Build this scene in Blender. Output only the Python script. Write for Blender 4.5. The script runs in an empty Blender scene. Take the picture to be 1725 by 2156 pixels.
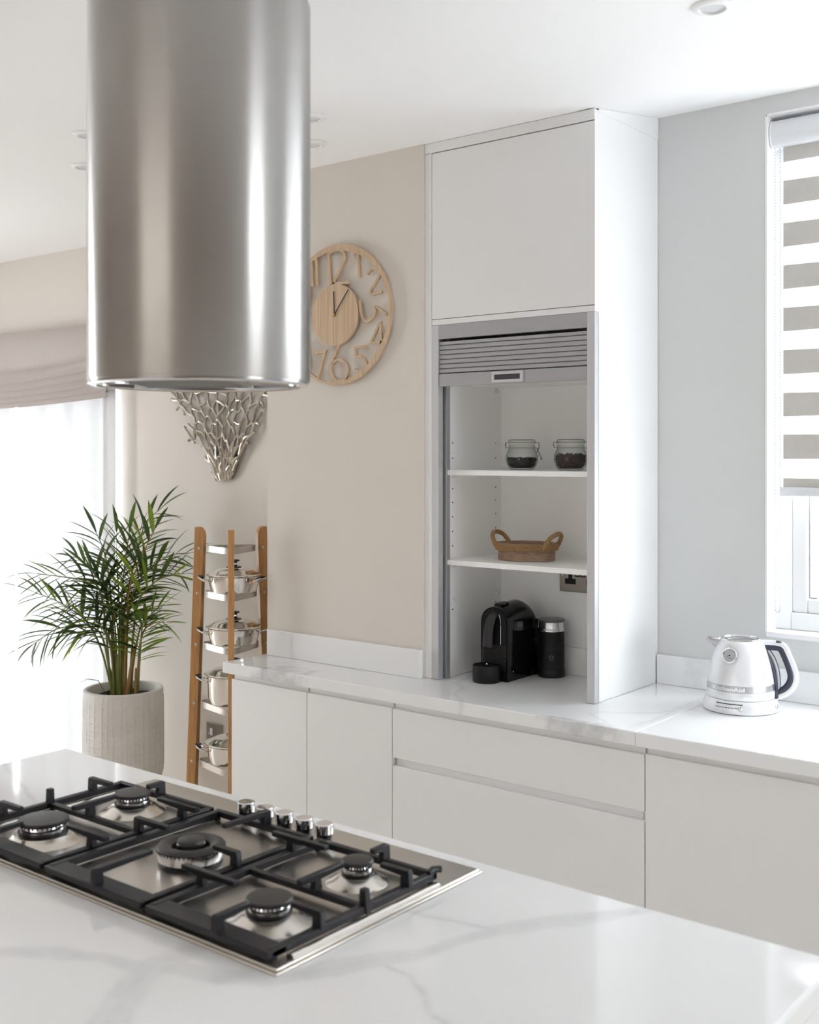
import bpy, bmesh, math, random
from mathutils import Vector, Matrix, noise
from mathutils.geometry import delaunay_2d_cdt
PI = math.pi
random.seed(7)
SC = bpy.context.scene
COL = SC.collection

# ------------------------------------------------------------------ camera, sky, light, exposure
W, H, FPX = 1725.0, 2156.0, 2385.0
cam = bpy.data.cameras.new('camera')
camo = bpy.data.objects.new('camera', cam)
COL.objects.link(camo)
SC.camera = camo
camo.location = (0, 0, 1.65)
camo.rotation_euler = (PI / 2, 0, math.asin(0.6243))
cam.sensor_fit = 'HORIZONTAL'
cam.sensor_width = 36.0
cam.lens = FPX / W * 36.0
cam.shift_y = -(H / 2 - 955.0) / W
cam.clip_start = 0.05
cam.dof.use_dof = True
cam.dof.focus_distance = 3.5
cam.dof.aperture_fstop = 6.3

SKY = 5.2
wd = bpy.data.worlds.new('overcast_sky')
SC.world = wd
wd.use_nodes = True
bgn = wd.node_tree.nodes['Background']
bgn.inputs[0].default_value = (0.955, 0.98, 1.03, 1)
bgn.inputs[1].default_value = SKY

SC.view_settings.view_transform = 'Standard'
SC.view_settings.look = 'None'
SC.view_settings.exposure = 1.68
SC.view_settings.gamma = 1.0
SC.view_settings.use_curve_mapping = False
SC.cycles.use_denoising = True
SC.cycles.max_bounces = 16
SC.cycles.diffuse_bounces = 12
SC.cycles.glossy_bounces = 6
SC.cycles.transparent_max_bounces = 24
SC.cycles.sample_clamp_indirect = 8.0
SC.cycles.caustics_reflective = False
SC.cycles.caustics_refractive = False


def portal(name, loc, rot, sx, sy):
    l = bpy.data.lights.new(name, 'AREA')
    l.shape = 'RECTANGLE'
    l.size, l.size_y = sx, sy
    l.cycles.is_portal = True
    o = bpy.data.objects.new(name, l)
    COL.objects.link(o)
    o.location, o.rotation_euler = loc, rot


# sky portals at the kitchen window, patio door and three openings added for light
portal('portal_kitchen_window', (-0.68, 3.60, 1.87), (-PI / 2, 0, 0), 1.2, 1.5)
portal('portal_patio_door', (-5.4, 3.60, 1.1), (-PI / 2, 0, 0), 2.0, 2.2)
portal('portal_added_right', (2.6, 2.55, 1.35), (PI / 2, 0, PI / 2), 1.3, 1.1)
portal('portal_added_left', (-6.9, 1.35, 1.1), (PI / 2, 0, -PI / 2), .9, 2.2)
portal('portal_added_front', (-1.3, -2.5, 1.05), (PI / 2, 0, 0), 2.0, 2.1)


# ------------------------------------------------------------------ materials
def mat(name, col, rough=0.5, metal=0.0, var=0.0, scale=8.0, bump=0.0, bscale=60.0, spec=0.5, stretch=None, **kw):
    m = bpy.data.materials.new(name)
    m.use_nodes = True
    nt = m.node_tree
    b = nt.nodes['Principled BSDF']
    b.inputs['Base Color'].default_value = (*col, 1)
    b.inputs['Roughness'].default_value = rough
    b.inputs['Metallic'].default_value = metal
    b.inputs['Specular IOR Level'].default_value = spec
    for k, v in kw.items():
        b.inputs[k.replace('_', ' ')].default_value = v
    tc = nt.nodes.new('ShaderNodeTexCoord')
    mp = nt.nodes.new('ShaderNodeMapping')
    nt.links.new(tc.outputs['Object'], mp.inputs[0])
    if stretch:
        mp.inputs['Scale'].default_value = stretch
    if var:
        n = nt.nodes.new('ShaderNodeTexNoise')
        n.inputs['Scale'].default_value = scale
        n.inputs['Detail'].default_value = 5
        nt.links.new(mp.outputs[0], n.inputs['Vector'])
        mx = nt.nodes.new('ShaderNodeMix')
        mx.data_type = 'RGBA'
        mx.inputs[6].default_value = (*[max(0, c * (1 - var)) for c in col], 1)
        mx.inputs[7].default_value = (*[min(1, c * (1 + var)) for c in col], 1)
        nt.links.new(n.outputs[0], mx.inputs[0])
        nt.links.new(mx.outputs[2], b.inputs['Base Color'])
    if bump:
        n2 = nt.nodes.new('ShaderNodeTexNoise')
        n2.inputs['Scale'].default_value = bscale
        n2.inputs['Detail'].default_value = 4
        nt.links.new(mp.outputs[0], n2.inputs['Vector'])
        bp = nt.nodes.new('ShaderNodeBump')
        bp.inputs['Strength'].default_value = bump
        bp.inputs['Distance'].default_value = 0.002
        nt.links.new(n2.outputs[0], bp.inputs['Height'])
        nt.links.new(bp.outputs[0], b.inputs['Normal'])
    return m


def brushed(name, col, rough, aniso=0.75, axis='Z', bump=0.05, stretch=(4, 4, 400), rot=0.0):
    m = mat(name, col, rough, 1.0, var=0.06, scale=3.0, stretch=stretch, bump=bump, bscale=3.0)
    nt = m.node_tree
    b = nt.nodes['Principled BSDF']
    b.inputs['Anisotropic'].default_value = aniso
    b.inputs['Anisotropic Rotation'].default_value = rot
    t = nt.nodes.new('ShaderNodeTangent')
    t.direction_type = 'RADIAL'
    t.axis = axis
    nt.links.new(t.outputs[0], b.inputs['Tangent'])
    return m


def wood(name, c0, c1, stretch, rough=0.5, scale=6.0):
    m = mat(name, c0, rough)
    nt = m.node_tree
    b = nt.nodes['Principled BSDF']
    mp = [n for n in nt.nodes if n.type == 'MAPPING'][0]
    mp.inputs['Scale'].default_value = stretch
    n = nt.nodes.new('ShaderNodeTexNoise')
    n.inputs['Scale'].default_value = scale
    n.inputs['Detail'].default_value = 6
    n.inputs['Distortion'].default_value = 0.6
    nt.links.new(mp.outputs[0], n.inputs['Vector'])
    r = nt.nodes.new('ShaderNodeValToRGB')
    r.color_ramp.elements[0].position = 0.32
    r.color_ramp.elements[0].color = (*c0, 1)
    r.color_ramp.elements[1].position = 0.68
    r.color_ramp.elements[1].color = (*c1, 1)
    nt.links.new(n.outputs[0], r.inputs[0])
    nt.links.new(r.outputs[0], b.inputs['Base Color'])
    return m


def thin_glass(name, tint=(0.96, 0.98, 0.97), edge=(0.45, 0.52, 0.50), gloss=0.10):
    m = bpy.data.materials.new(name)
    m.use_nodes = True
    nt = m.node_tree
    nt.nodes.remove(nt.nodes['Principled BSDF'])
    out = nt.nodes['Material Output']
    lw = nt.nodes.new('ShaderNodeLayerWeight')
    lw.inputs[0].default_value = 0.35
    cm = nt.nodes.new('ShaderNodeMix')
    cm.data_type = 'RGBA'
    cm.inputs[6].default_value = (*tint, 1)
    cm.inputs[7].default_value = (*edge, 1)
    nt.links.new(lw.outputs['Facing'], cm.inputs[0])
    tr = nt.nodes.new('ShaderNodeBsdfTransparent')
    nt.links.new(cm.outputs[2], tr.inputs[0])
    gl = nt.nodes.new('ShaderNodeBsdfGlossy')
    gl.inputs['Roughness'].default_value = 0.03
    pw = nt.nodes.new('ShaderNodeMath')
    pw.operation = 'POWER'
    pw.inputs[1].default_value = 3.0
    nt.links.new(lw.outputs['Facing'], pw.inputs[0])
    fr = nt.nodes.new('ShaderNodeMath')
    fr.operation = 'MULTIPLY_ADD'
    fr.inputs[1].default_value = 0.45
    fr.inputs[2].default_value = 0.045
    nt.links.new(pw.outputs[0], fr.inputs[0])
    mx = nt.nodes.new('ShaderNodeMixShader')
    nt.links.new(fr.outputs[0], mx.inputs[0])
    nt.links.new(tr.outputs[0], mx.inputs[1])
    nt.links.new(gl.outputs[0], mx.inputs[2])
    nt.links.new(mx.outputs[0], out.inputs[0])
    return m


def fabric(name, col, transp, transl, rough=0.9):
    """woven cloth: partly open weave, partly translucent, partly diffuse"""
    m = bpy.data.materials.new(name)
    m.use_nodes = True
    nt = m.node_tree
    nt.nodes.remove(nt.nodes['Principled BSDF'])
    out = nt.nodes['Material Output']
    df = nt.nodes.new('ShaderNodeBsdfDiffuse')
    tl = nt.nodes.new('ShaderNodeBsdfTranslucent')
    tp = nt.nodes.new('ShaderNodeBsdfTransparent')
    tc = nt.nodes.new('ShaderNodeTexCoord')
    n = nt.nodes.new('ShaderNodeTexNoise')
    n.inputs['Scale'].default_value = 40
    nt.links.new(tc.outputs['Object'], n.inputs['Vector'])
    mc = nt.nodes.new('ShaderNodeMix')
    mc.data_type = 'RGBA'
    mc.inputs[6].default_value = (*[c * 0.96 for c in col], 1)
    mc.inputs[7].default_value = (*[min(1, c * 1.04) for c in col], 1)
    nt.links.new(n.outputs[0], mc.inputs[0])
    for s in (df, tl):
        nt.links.new(mc.outputs[2], s.inputs[0])
    m1 = nt.nodes.new('ShaderNodeMixShader')
    m1.inputs[0].default_value = transl
    nt.links.new(df.outputs[0], m1.inputs[1])
    nt.links.new(tl.outputs[0], m1.inputs[2])
    m2 = nt.nodes.new('ShaderNodeMixShader')
    m2.inputs[0].default_value = transp
    nt.links.new(m1.outputs[0], m2.inputs[1])
    nt.links.new(tp.outputs[0], m2.inputs[2])
    nt.links.new(m2.outputs[0], out.inputs[0])
    return m


def quartz(name, base=(0.84, 0.845, 0.85), vein=(0.42, 0.43, 0.45), rough=0.07):
    """white quartz: the hand-laid veins come from the mesh attribute 'vein', broken up by noise"""
    m = mat(name, base, rough)
    nt = m.node_tree
    b = nt.nodes['Principled BSDF']
    at = nt.nodes.new('ShaderNodeAttribute')
    at.attribute_name = 'vein'
    tc = [n for n in nt.nodes if n.type == 'TEX_COORD'][0]
    n = nt.nodes.new('ShaderNodeTexNoise')
    n.inputs['Scale'].default_value = 22
    n.inputs['Detail'].default_value = 8
    n.inputs['Roughness'].default_value = 0.65
    nt.links.new(tc.outputs['Object'], n.inputs['Vector'])
    mr = nt.nodes.new('ShaderNodeMapRange')
    mr.inputs[1].default_value = 0.3
    mr.inputs[2].default_value = 0.7
    mr.inputs[3].default_value = 0.35
    mr.inputs[4].default_value = 1.0
    nt.links.new(n.outputs[0], mr.inputs[0])
    mu = nt.nodes.new('ShaderNodeMath')
    mu.operation = 'MULTIPLY'
    nt.links.new(at.outputs['Fac'], mu.inputs[0])
    nt.links.new(mr.outputs[0], mu.inputs[1])
    n2 = nt.nodes.new('ShaderNodeTexNoise')
    n2.inputs['Scale'].default_value = 2.3
    n2.inputs['Detail'].default_value = 4
    nt.links.new(tc.outputs['Object'], n2.inputs['Vector'])
    m2 = nt.nodes.new('ShaderNodeMath')
    m2.operation = 'MULTIPLY_ADD'
    m2.inputs[1].default_value = 0.10
    m2.inputs[2].default_value = -0.03
    nt.links.new(n2.outputs[0], m2.inputs[0])
    ad = nt.nodes.new('ShaderNodeMath')
    ad.operation = 'ADD'
    ad.use_clamp = True
    nt.links.new(mu.outputs[0], ad.inputs[0])
    nt.links.new(m2.outputs[0], ad.inputs[1])
    mx = nt.nodes.new('ShaderNodeMix')
    mx.data_type = 'RGBA'
    mx.inputs[6].default_value = (*base, 1)
    mx.inputs[7].default_value = (*vein, 1)
    nt.links.new(ad.outputs[0], mx.inputs[0])
    nt.links.new(mx.outputs[2], b.inputs['Base Color'])
    return m


M = dict(
    ceiling=mat('ceiling_paint', (0.90, 0.90, 0.905), 0.9, var=0.01, scale=2),
    beige=mat('warm_greige_paint', (0.68, 0.635, 0.585), 0.85, var=0.02, scale=3, bump=0.05, bscale=250),
    grey=mat('pale_grey_green_paint', (0.655, 0.665, 0.66), 0.85, var=0.02, scale=3, bump=0.05, bscale=250),
    dark_wall=mat('dark_unseen_wall', (0.50, 0.45, 0.42), 0.6, var=0.05),  # tone of unseen walls, chosen for the bands reflected in the hood
    white_gloss=mat('white_satin_paint', (0.86, 0.86, 0.87), 0.35, var=0.01),
    cabinet=mat('white_matt_lacquer', (0.80, 0.80, 0.80), 0.42, var=0.01, scale=3),
    carcass=mat('white_melamine', (0.90, 0.90, 0.895), 0.4, var=0.01),
    rail=mat('pale_handle_rail', (0.78, 0.78, 0.78), 0.45, var=0.02),
    alu=mat('anodised_aluminium', (0.42, 0.42, 0.435), 0.42, 0.6, var=0.03, scale=3, stretch=(1, 1, 60)),
    quartz=quartz('white_veined_quartz'),
    floor=wood('pale_oak_floor', (0.66, 0.60, 0.53), (0.74, 0.69, 0.62), (1, 12, 1), 0.45, 3),
    hood=brushed('brushed_hood_steel', (0.42, 0.405, 0.39), 0.32, 0.93, 'Z', 0.0, rot=0.25),
    steel=brushed('brushed_hob_steel', (0.60, 0.57, 0.53), 0.30, 0.5, 'Y', 0.03, (300, 3, 3)),
    dish=mat('satin_burner_steel', (0.72, 0.68, 0.63), 0.22, 1.0, var=0.03),
    chrome=mat('polished_chrome', (0.80, 0.80, 0.82), 0.06, 1.0, var=0.01),
    pan=mat('polished_pan_steel', (0.76, 0.73, 0.69), 0.07, 1.0, var=0.02),
    band=brushed('brushed_band_steel', (0.50, 0.46, 0.42), 0.32, 0.5, 'Z', 0.03, (3, 3, 200)),
    nickel=mat('cast_nickel', (0.47, 0.42, 0.36), 0.27, 1.0, var=0.08, scale=30, bump=0.3, bscale=90),
    iron=mat('black_cast_iron', (0.012, 0.012, 0.015), 0.40, var=0.2, scale=40, bump=0.15, bscale=400, spec=0.38),
    cap=mat('black_enamel_cap', (0.022, 0.021, 0.021), 0.38, var=0.15, scale=30, bump=0.1, bscale=300),
    black_gloss=mat('black_gloss_plastic', (0.004, 0.004, 0.005), 0.07, var=0.05, spec=0.4),
    black_matt=mat('black_matt_plastic', (0.008, 0.008, 0.009), 0.42, var=0.1, bump=0.1, bscale=500, spec=0.3),
    black_hole=mat('black_recess', (0.003, 0.003, 0.003), 0.7, var=0.05),
    spout=mat('satin_black_spout', (0.018, 0.018, 0.02), 0.3, var=0.05),
    alu_post=mat('pale_anodised_post', (0.60, 0.60, 0.625), 0.42, 0.5, var=0.03, scale=3, stretch=(60, 60, 1)),
    dark_grey=mat('dark_grey_plastic', (0.05, 0.05, 0.055), 0.35, var=0.05),
    lid_grey=mat('smoked_plastic_lid', (0.10, 0.10, 0.105), 0.3, var=0.05),
    green=mat('dark_green_plastic', (0.010, 0.045, 0.022), 0.25, var=0.1),
    orange=mat('orange_copper_tab', (0.75, 0.26, 0.05), 0.3, 0.4, var=0.05),
    bamboo=wood('oiled_bamboo', (0.36, 0.17, 0.055), (0.50, 0.26, 0.095), (14, 14, 1.5), 0.42, 5),
    clock=wood('light_oak_veneer', (0.47, 0.33, 0.21), (0.62, 0.46, 0.31), (40, 40, 1.2), 0.6, 3),
    black=mat('black_metal_hand', (0.008, 0.008, 0.008), 0.4, var=0.05),
    brass=mat('brass_nut', (0.45, 0.32, 0.10), 0.3, 1.0, var=0.05),
    sheer=fabric('white_sheer_voile', (0.69, 0.69, 0.70), 0.0, 0.061),
    drape=fabric('added_beige_drape', (0.66, 0.60, 0.54), 0.0, 0.22),
    blind=fabric('taupe_linen', (0.46, 0.41, 0.385), 0.0, 0.03),
    zebra_dark=fabric('grey_blind_band', (0.58, 0.56, 0.53), 0.0, 0.06),
    zebra_sheer=fabric('white_blind_gauze', (0.92, 0.92, 0.93), 0.45, 0.6),
    pvc=mat('white_window_plastic', (0.86, 0.87, 0.88), 0.3, var=0.01),
    gasket=mat('grey_rubber_gasket', (0.25, 0.25, 0.28), 0.6, var=0.05),
    cassette=mat('pale_grey_blind_box', (0.74, 0.76, 0.79), 0.4, var=0.01),
    bead=mat('pale_grey_bead', (0.55, 0.55, 0.58), 0.35, var=0.02),
    glass=thin_glass('window_glass', (0.97, 0.98, 0.98), (0.8, 0.85, 0.85)),
    jar=thin_glass('jar_glass', (0.975, 0.985, 0.98), (0.50, 0.55, 0.54)),
    wire=mat('steel_wire', (0.48, 0.46, 0.44), 0.25, 1.0, var=0.03),
    rubber=mat('pale_rubber_seal', (0.70, 0.68, 0.60), 0.6, var=0.03),
    pepper=mat('black_peppercorn', (0.022, 0.020, 0.019), 0.6, var=0.5, scale=120),
    berry=mat('dried_dark_red_berry', (0.045, 0.022, 0.018), 0.55, var=0.6, scale=90),
    jute=wood('twisted_jute', (0.30, 0.17, 0.07), (0.46, 0.30, 0.15), (60, 60, 60), 0.85, 4),
    mango=wood('rough_mango_wood', (0.27, 0.17, 0.11), (0.42, 0.29, 0.21), (9, 9, 40), 0.8, 4),
    pearl=mat('pearl_white_enamel', (0.80, 0.81, 0.84), 0.22, 0.15, var=0.01, Coat_Weight=0.5),
    kettle_dark=mat('dark_blue_grey_grip', (0.035, 0.037, 0.062), 0.4, var=0.05),
    silver_band=mat('satin_silver_band', (0.58, 0.58, 0.60), 0.28, 0.9, var=0.03),
    letter=mat('raised_white_letter', (0.88, 0.88, 0.9), 0.3, 0.2, var=0.01),
    ink=mat('dark_print', (0.04, 0.04, 0.05), 0.5, var=0.05),
    dial=mat('grey_dial_face', (0.50, 0.51, 0.52), 0.35, var=0.02),
    concrete=mat('pale_grey_concrete', (0.66, 0.645, 0.62), 0.8, var=0.12, scale=14, bump=0.25, bscale=140),
    soil=mat('dark_potting_soil', (0.018, 0.014, 0.011), 0.95, var=0.5, scale=60, bump=1.0, bscale=120),
    stem=wood('green_cane', (0.10, 0.15, 0.03), (0.24, 0.22, 0.06), (30, 30, 4), 0.5, 3),
    cane=wood('orange_brown_cane', (0.30, 0.14, 0.04), (0.42, 0.24, 0.08), (30, 30, 4), 0.5, 3),
    plate=mat('satin_nickel_plate', (0.40, 0.37, 0.35), 0.32, 0.9, var=0.03),
    led=mat('frosted_lens', (0.70, 0.71, 0.73), 0.4, var=0.01),
    filter=mat('grey_mesh_filter', (0.30, 0.29, 0.28), 0.4, 0.8, var=0.3, scale=300),
)


def leaf_mat(name, c0, c1):
    m = bpy.data.materials.new(name)
    m.use_nodes = True
    nt = m.node_tree
    b = nt.nodes['Principled BSDF']
    b.inputs['Roughness'].default_value = 0.4
    oi = nt.nodes.new('ShaderNodeObjectInfo')
    r = nt.nodes.new('ShaderNodeValToRGB')
    r.color_ramp.elements[0].color = (*c0, 1)
    r.color_ramp.elements[1].color = (*c1, 1)
    nt.links.new(oi.outputs['Random'], r.inputs[0])
    nt.links.new(r.outputs[0], b.inputs['Base Color'])
    tl = nt.nodes.new('ShaderNodeBsdfTranslucent')
    hs = nt.nodes.new('ShaderNodeHueSaturation')
    hs.inputs['Value'].default_value = 2.2
    hs.inputs['Hue'].default_value = 0.47
    nt.links.new(r.outputs[0], hs.inputs['Color'])
    nt.links.new(hs.outputs[0], tl.inputs[0])
    mx = nt.nodes.new('ShaderNodeMixShader')
    mx.inputs[0].default_value = 0.35
    nt.links.new(b.outputs[0], mx.inputs[1])
    nt.links.new(tl.outputs[0], mx.inputs[2])
    nt.links.new(mx.outputs[0], nt.nodes['Material Output'].inputs[0])
    return m


M['leaf'] = leaf_mat('palm_leaf', (0.020, 0.045, 0.016), (0.060, 0.115, 0.022))
M['leaf_light'] = leaf_mat('lit_palm_leaf', (0.10, 0.19, 0.02), (0.19, 0.30, 0.03))  # yellow-green of leaves with light through them, put into the leaf colour


# ------------------------------------------------------------------ mesh helpers
def wloc(o):
    v = Vector((0, 0, 0))
    while o is not None:
        v += o.location
        o = o.parent
    return v


class MB:
    def __init__(s):
        s.bm = bmesh.new()

    def box(s, x0, x1, y0, y1, z0, z1, mtx=None):
        vs = [s.bm.verts.new(v) for v in ((x0, y0, z0), (x1, y0, z0), (x1, y1, z0), (x0, y1, z0), (x0, y0, z1), (x1, y0, z1), (x1, y1, z1), (x0, y1, z1))]
        for f in ((0, 3, 2, 1), (4, 5, 6, 7), (0, 1, 5, 4), (1, 2, 6, 5), (2, 3, 7, 6), (3, 0, 4, 7)):
            s.bm.faces.new([vs[i] for i in f])
        if mtx is not None:
            for v in vs:
                v.co = mtx @ v.co
        return s

    def lathe(s, prof, c=(0, 0, 0), n=32, mtx=None, arc=None):
        rings = []
        for (r, z) in prof:
            if r < 1e-6:
                rings.append([s.bm.verts.new((c[0], c[1], c[2] + z))])
            else:
                rings.append([s.bm.verts.new((c[0] + r * math.cos(2 * PI * k / n), c[1] + r * math.sin(2 * PI * k / n), c[2] + z)) for k in range(n)])
        for a, b in zip(rings, rings[1:]):
            for k in range(n):
                k2 = (k + 1) % n
                if len(a) == 1 and len(b) == 1:
                    continue
                if len(a) == 1:
                    s.bm.faces.new((a[0], b[k2], b[k]))
                elif len(b) == 1:
                    s.bm.faces.new((a[k], a[k2], b[0]))
                else:
                    s.bm.faces.new((a[k], a[k2], b[k2], b[k]))
        if mtx is not None:
            for r in rings:
                for v in r:
                    v.co = mtx @ v.co
        return s

    def tube(s, pts, r, n=8, closed=False, flat=None, up=None, caps=True):
        pts = [Vector(p) for p in pts]
        m = len(pts)
        rad = r if isinstance(r, (list, tuple)) else [r] * m
        rings = []
        ref = Vector(up) if up else None
        for i in range(m):
            a = pts[(i - 1) % m] if (closed or i > 0) else pts[i]
            b = pts[(i + 1) % m] if (closed or i < m - 1) else pts[i]
            t = (b - a)
            if t.length < 1e-9:
                t = Vector((0, 0, 1))
            t.normalize()
            if ref is None:
                ref = Vector((0, 0, 1)) if abs(t.z) < 0.9 else Vector((1, 0, 0))
            u = ref - t * ref.dot(t)
            if u.length < 1e-6:
                u = t.orthogonal()
            u.normalize()
            if not up:
                ref = u
            w = t.cross(u)
            fx, fy = flat if flat else (1, 1)
            rings.append([s.bm.verts.new(pts[i] + (w * math.cos(2 * PI * k / n) * fx + u * math.sin(2 * PI * k / n) * fy) * rad[i]) for k in range(n)])
        q = m if closed else m - 1
        for i in range(q):
            a, b = rings[i], rings[(i + 1) % m]
            for k in range(n):
                k2 = (k + 1) % n
                s.bm.faces.new((a[k], a[k2], b[k2], b[k]))
        if caps and not closed:
            s.bm.faces.new(list(reversed(rings[0])))
            s.bm.faces.new(rings[-1])
        return s

    def prism(s, poly, axis, a, b):
        """poly of 2D points extruded between a and b along axis ('x','y','z')"""
        def P(p, h):
            return {'y': (p[0], h, p[1]), 'x': (h, p[0], p[1]), 'z': (p[0], p[1], h)}[axis]
        v0 = [s.bm.verts.new(P(p, a)) for p in poly]
        v1 = [s.bm.verts.new(P(p, b)) for p in poly]
        n = len(poly)
        s.bm.faces.new(v0)
        s.bm.faces.new(list(reversed(v1)))
        for k in range(n):
            k2 = (k + 1) % n
            s.bm.faces.new((v0[k2], v0[k], v1[k], v1[k2]))
        return s

    def ribbon(s, pts, w, y0, y1):
        """flat stroke in the xz plane between depths y0 and y1"""
        P = [Vector((p[0], p[1])) for p in pts]
        m = len(P)
        L, R = [], []
        for i in range(m):
            d0 = (P[i] - P[i - 1]).normalized() if i > 0 else None
            d1 = (P[i + 1] - P[i]).normalized() if i < m - 1 else None
            d0 = d0 or d1
            d1 = d1 or d0
            n0, n1 = Vector((-d0.y, d0.x)), Vector((-d1.y, d1.x))
            nn = (n0 + n1)
            if nn.length < 0.3:
                nn = n0
            nn.normalize()
            k = min(1.8, 1.0 / max(0.4, nn.dot(n0)))
            L.append(P[i] + nn * w / 2 * k)
            R.append(P[i] - nn * w / 2 * k)
        rings = []
        for i in range(m):
            rings.append([s.bm.verts.new((q.x, y, q.y)) for q, y in ((L[i], y0), (R[i], y0), (R[i], y1), (L[i], y1))])
        for i in range(m - 1):
            for k in range(4):
                k2 = (k + 1) % 4
                s.bm.faces.new((rings[i][k], rings[i][k2], rings[i + 1][k2], rings[i + 1][k]))
        s.bm.faces.new(list(reversed(rings[0])))
        s.bm.faces.new(rings[-1])
        return s

    def ball(s, c, r, sub=1):
        g = bmesh.ops.create_icosphere(s.bm, subdivisions=sub, radius=r)
        for v in g['verts']:
            v.co += Vector(c)
        return s

    def build(s, name, m, parent=None, world=True, bevel=0.0, bseg=2, smooth=True, angle=35, kind=None, loc=None):
        bmesh.ops.recalc_face_normals(s.bm, faces=s.bm.faces)
        me = bpy.data.meshes.new(name)
        s.bm.to_mesh(me)
        s.bm.free()
        if smooth:
            for p in me.polygons:
                p.use_smooth = True
            me.set_sharp_from_angle(angle=math.radians(angle))
        me.materials.append(m)
        o = bpy.data.objects.new(name, me)
        COL.objects.link(o)
        if parent is not None:
            o.parent = parent
            if world:
                me.transform(Matrix.Translation(-wloc(parent)))
        elif loc is not None:
            if world:
                me.transform(Matrix.Translation(-Vector(loc)))
            o.location = loc
        if bevel:
            bv = o.modifiers.new('bevel', 'BEVEL')
            bv.width, bv.segments = bevel, bseg
            bv.limit_method = 'ANGLE'
            bv.angle_limit = math.radians(50)
            bv.harden_normals = False
        if kind:
            o['kind'] = kind
        return o


def box(name, m, x0, x1, y0, y1, z0, z1, parent=None, bevel=0.0, kind=None, bseg=2, world=True):
    return MB().box(x0, x1, y0, y1, z0, z1).build(name, m, parent, world=world, bevel=bevel, kind=kind, bseg=bseg)


def tag(o, label, cat, group=None):
    o['label'] = label
    o['category'] = cat
    if group:
        o['group'] = group
    return o


def thing(name, loc, label, cat, rz=0.0, group=None):
    o = bpy.data.objects.new(name, None)
    COL.objects.link(o)
    o.location = loc
    o.rotation_euler = (0, 0, rz)
    o.empty_display_size = 0.1
    return tag(o, label, cat, group)


def group_root(name, loc):
    """an Empty for a piece of the setting"""
    o = bpy.data.objects.new(name, None)
    COL.objects.link(o)
    o.location = loc
    o['kind'] = 'structure'
    return o


def dup_part(o, parent, loc=None, rot=None):
    c = o.copy()
    COL.objects.link(c)
    c.parent = parent
    if loc is not None:
        c.location = loc
    if rot is not None:
        c.rotation_euler = rot
    return c


def smooth_path(pts, k=4):
    """Catmull-Rom"""
    P = [Vector(p) for p in pts]
    P = [P[0] * 2 - P[1]] + P + [P[-1] * 2 - P[-2]]
    out = []
    for i in range(1, len(P) - 2):
        for j in range(k):
            t = j / k
            a, b, c, d = P[i - 1], P[i], P[i + 1], P[i + 2]
            out.append(0.5 * ((2 * b) + (c - a) * t + (2 * a - 5 * b + 4 * c - d) * t * t + (3 * b - a - 3 * c + d) * t ** 3))
    out.append(P[-2])
    return out


# ------------------------------------------------------------------ the room
ZC = 2.656
YW = 3.32            # back wall
XL, XR, YF = -6.6, 2.3, -2.2


def ceil_z(x, y):
    sm = lambda t: max(0, min(1, t)) ** 2 * (3 - 2 * max(0, min(1, t)))
    return ZC + 0.064 * max(0, min(1, (y - 2.905) / 0.415)) * sm((x + 1.70) / 0.05)


mb = MB()
xs = [XL] + [-2.3 + 0.02 * k for k in range(50)] + [-1.2, -0.8, -0.2, 0.6, 1.6, XR]
xs = sorted(set(round(x, 4) for x in xs))
ys = [YF, -1, 1, 2.5, 2.88] + [2.90 + 0.03 * k for k in range(1, 15)] + [YW + 0.02]
g = [[mb.bm.verts.new((x, y, ceil_z(x, y))) for y in ys] for x in xs]
gt = [[mb.bm.verts.new((x, y, 2.9)) for y in (YF, YW + 0.02)] for x in (XL, XR)]
for i in range(len(xs) - 1):
    for j in range(len(ys) - 1):
        mb.bm.faces.new((g[i][j], g[i + 1][j], g[i + 1][j + 1], g[i][j + 1]))
mb.bm.faces.new((gt[0][0], gt[0][1], gt[1][1], gt[1][0]))
o = mb.build('ceiling', M['ceiling'], smooth=False)
o['kind'] = 'structure'
for p in o.data.polygons:
    p.use_smooth = True

box('floor', M['floor'], XL - .3, XR + .3, YF - .3, YW + .3, -0.08, 0.0, kind='structure')


def wall(name, m, boxes):
    b = MB()
    for q in boxes:
        b.box(*q)
    o = b.build(name, m, smooth=False)
    o['kind'] = 'structure'
    return o


PX0, PX1, PZ = -6.4, -4.432, 2.17          # patio door opening
KX0, KX1, KZ0, KZ1 = -1.285, -0.08, 1.113, 2.665   # kitchen window opening
wall('wall_back', M['beige'], [
    (XL, PX0, YW, YW + .3, 0, 2.9), (PX1, -2.3, YW, YW + .3, 0, 2.9), (PX0, PX1, YW, YW + .3, PZ, 2.9)])
wall('wall_window', M['grey'], [
    (-2.3, KX0, YW, YW + .3, 0, 2.9), (KX1, XR, YW, YW + .3, 0, 2.9),
    (KX0, KX1, YW, YW + .3, 0, KZ0), (KX0, KX1, YW, YW + .3, KZ1, 2.9)])
wall('wall_alcove', M['beige'], [(-2.986, -2.2635, 2.905, YW, 0, 2.75)])
wall('wall_left', M['beige'], [(XL - .2, XL, YF, 0.9, 0, 2.9), (XL - .2, XL, 1.8, YW + .3, 0, 2.9), (XL - .2, XL, 0.9, 1.8, 2.2, 2.9)])
wall('wall_right', M['grey'], [
    (XR, XR + .3, 0.70, 1.9, 0, 2.9), (XR, XR + .3, 3.2, YW + .3, 0, 2.9),
    (XR, XR + .3, 1.9, 3.2, 0, 0.8), (XR, XR + .3, 1.9, 3.2, 1.9, 2.9)])
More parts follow.
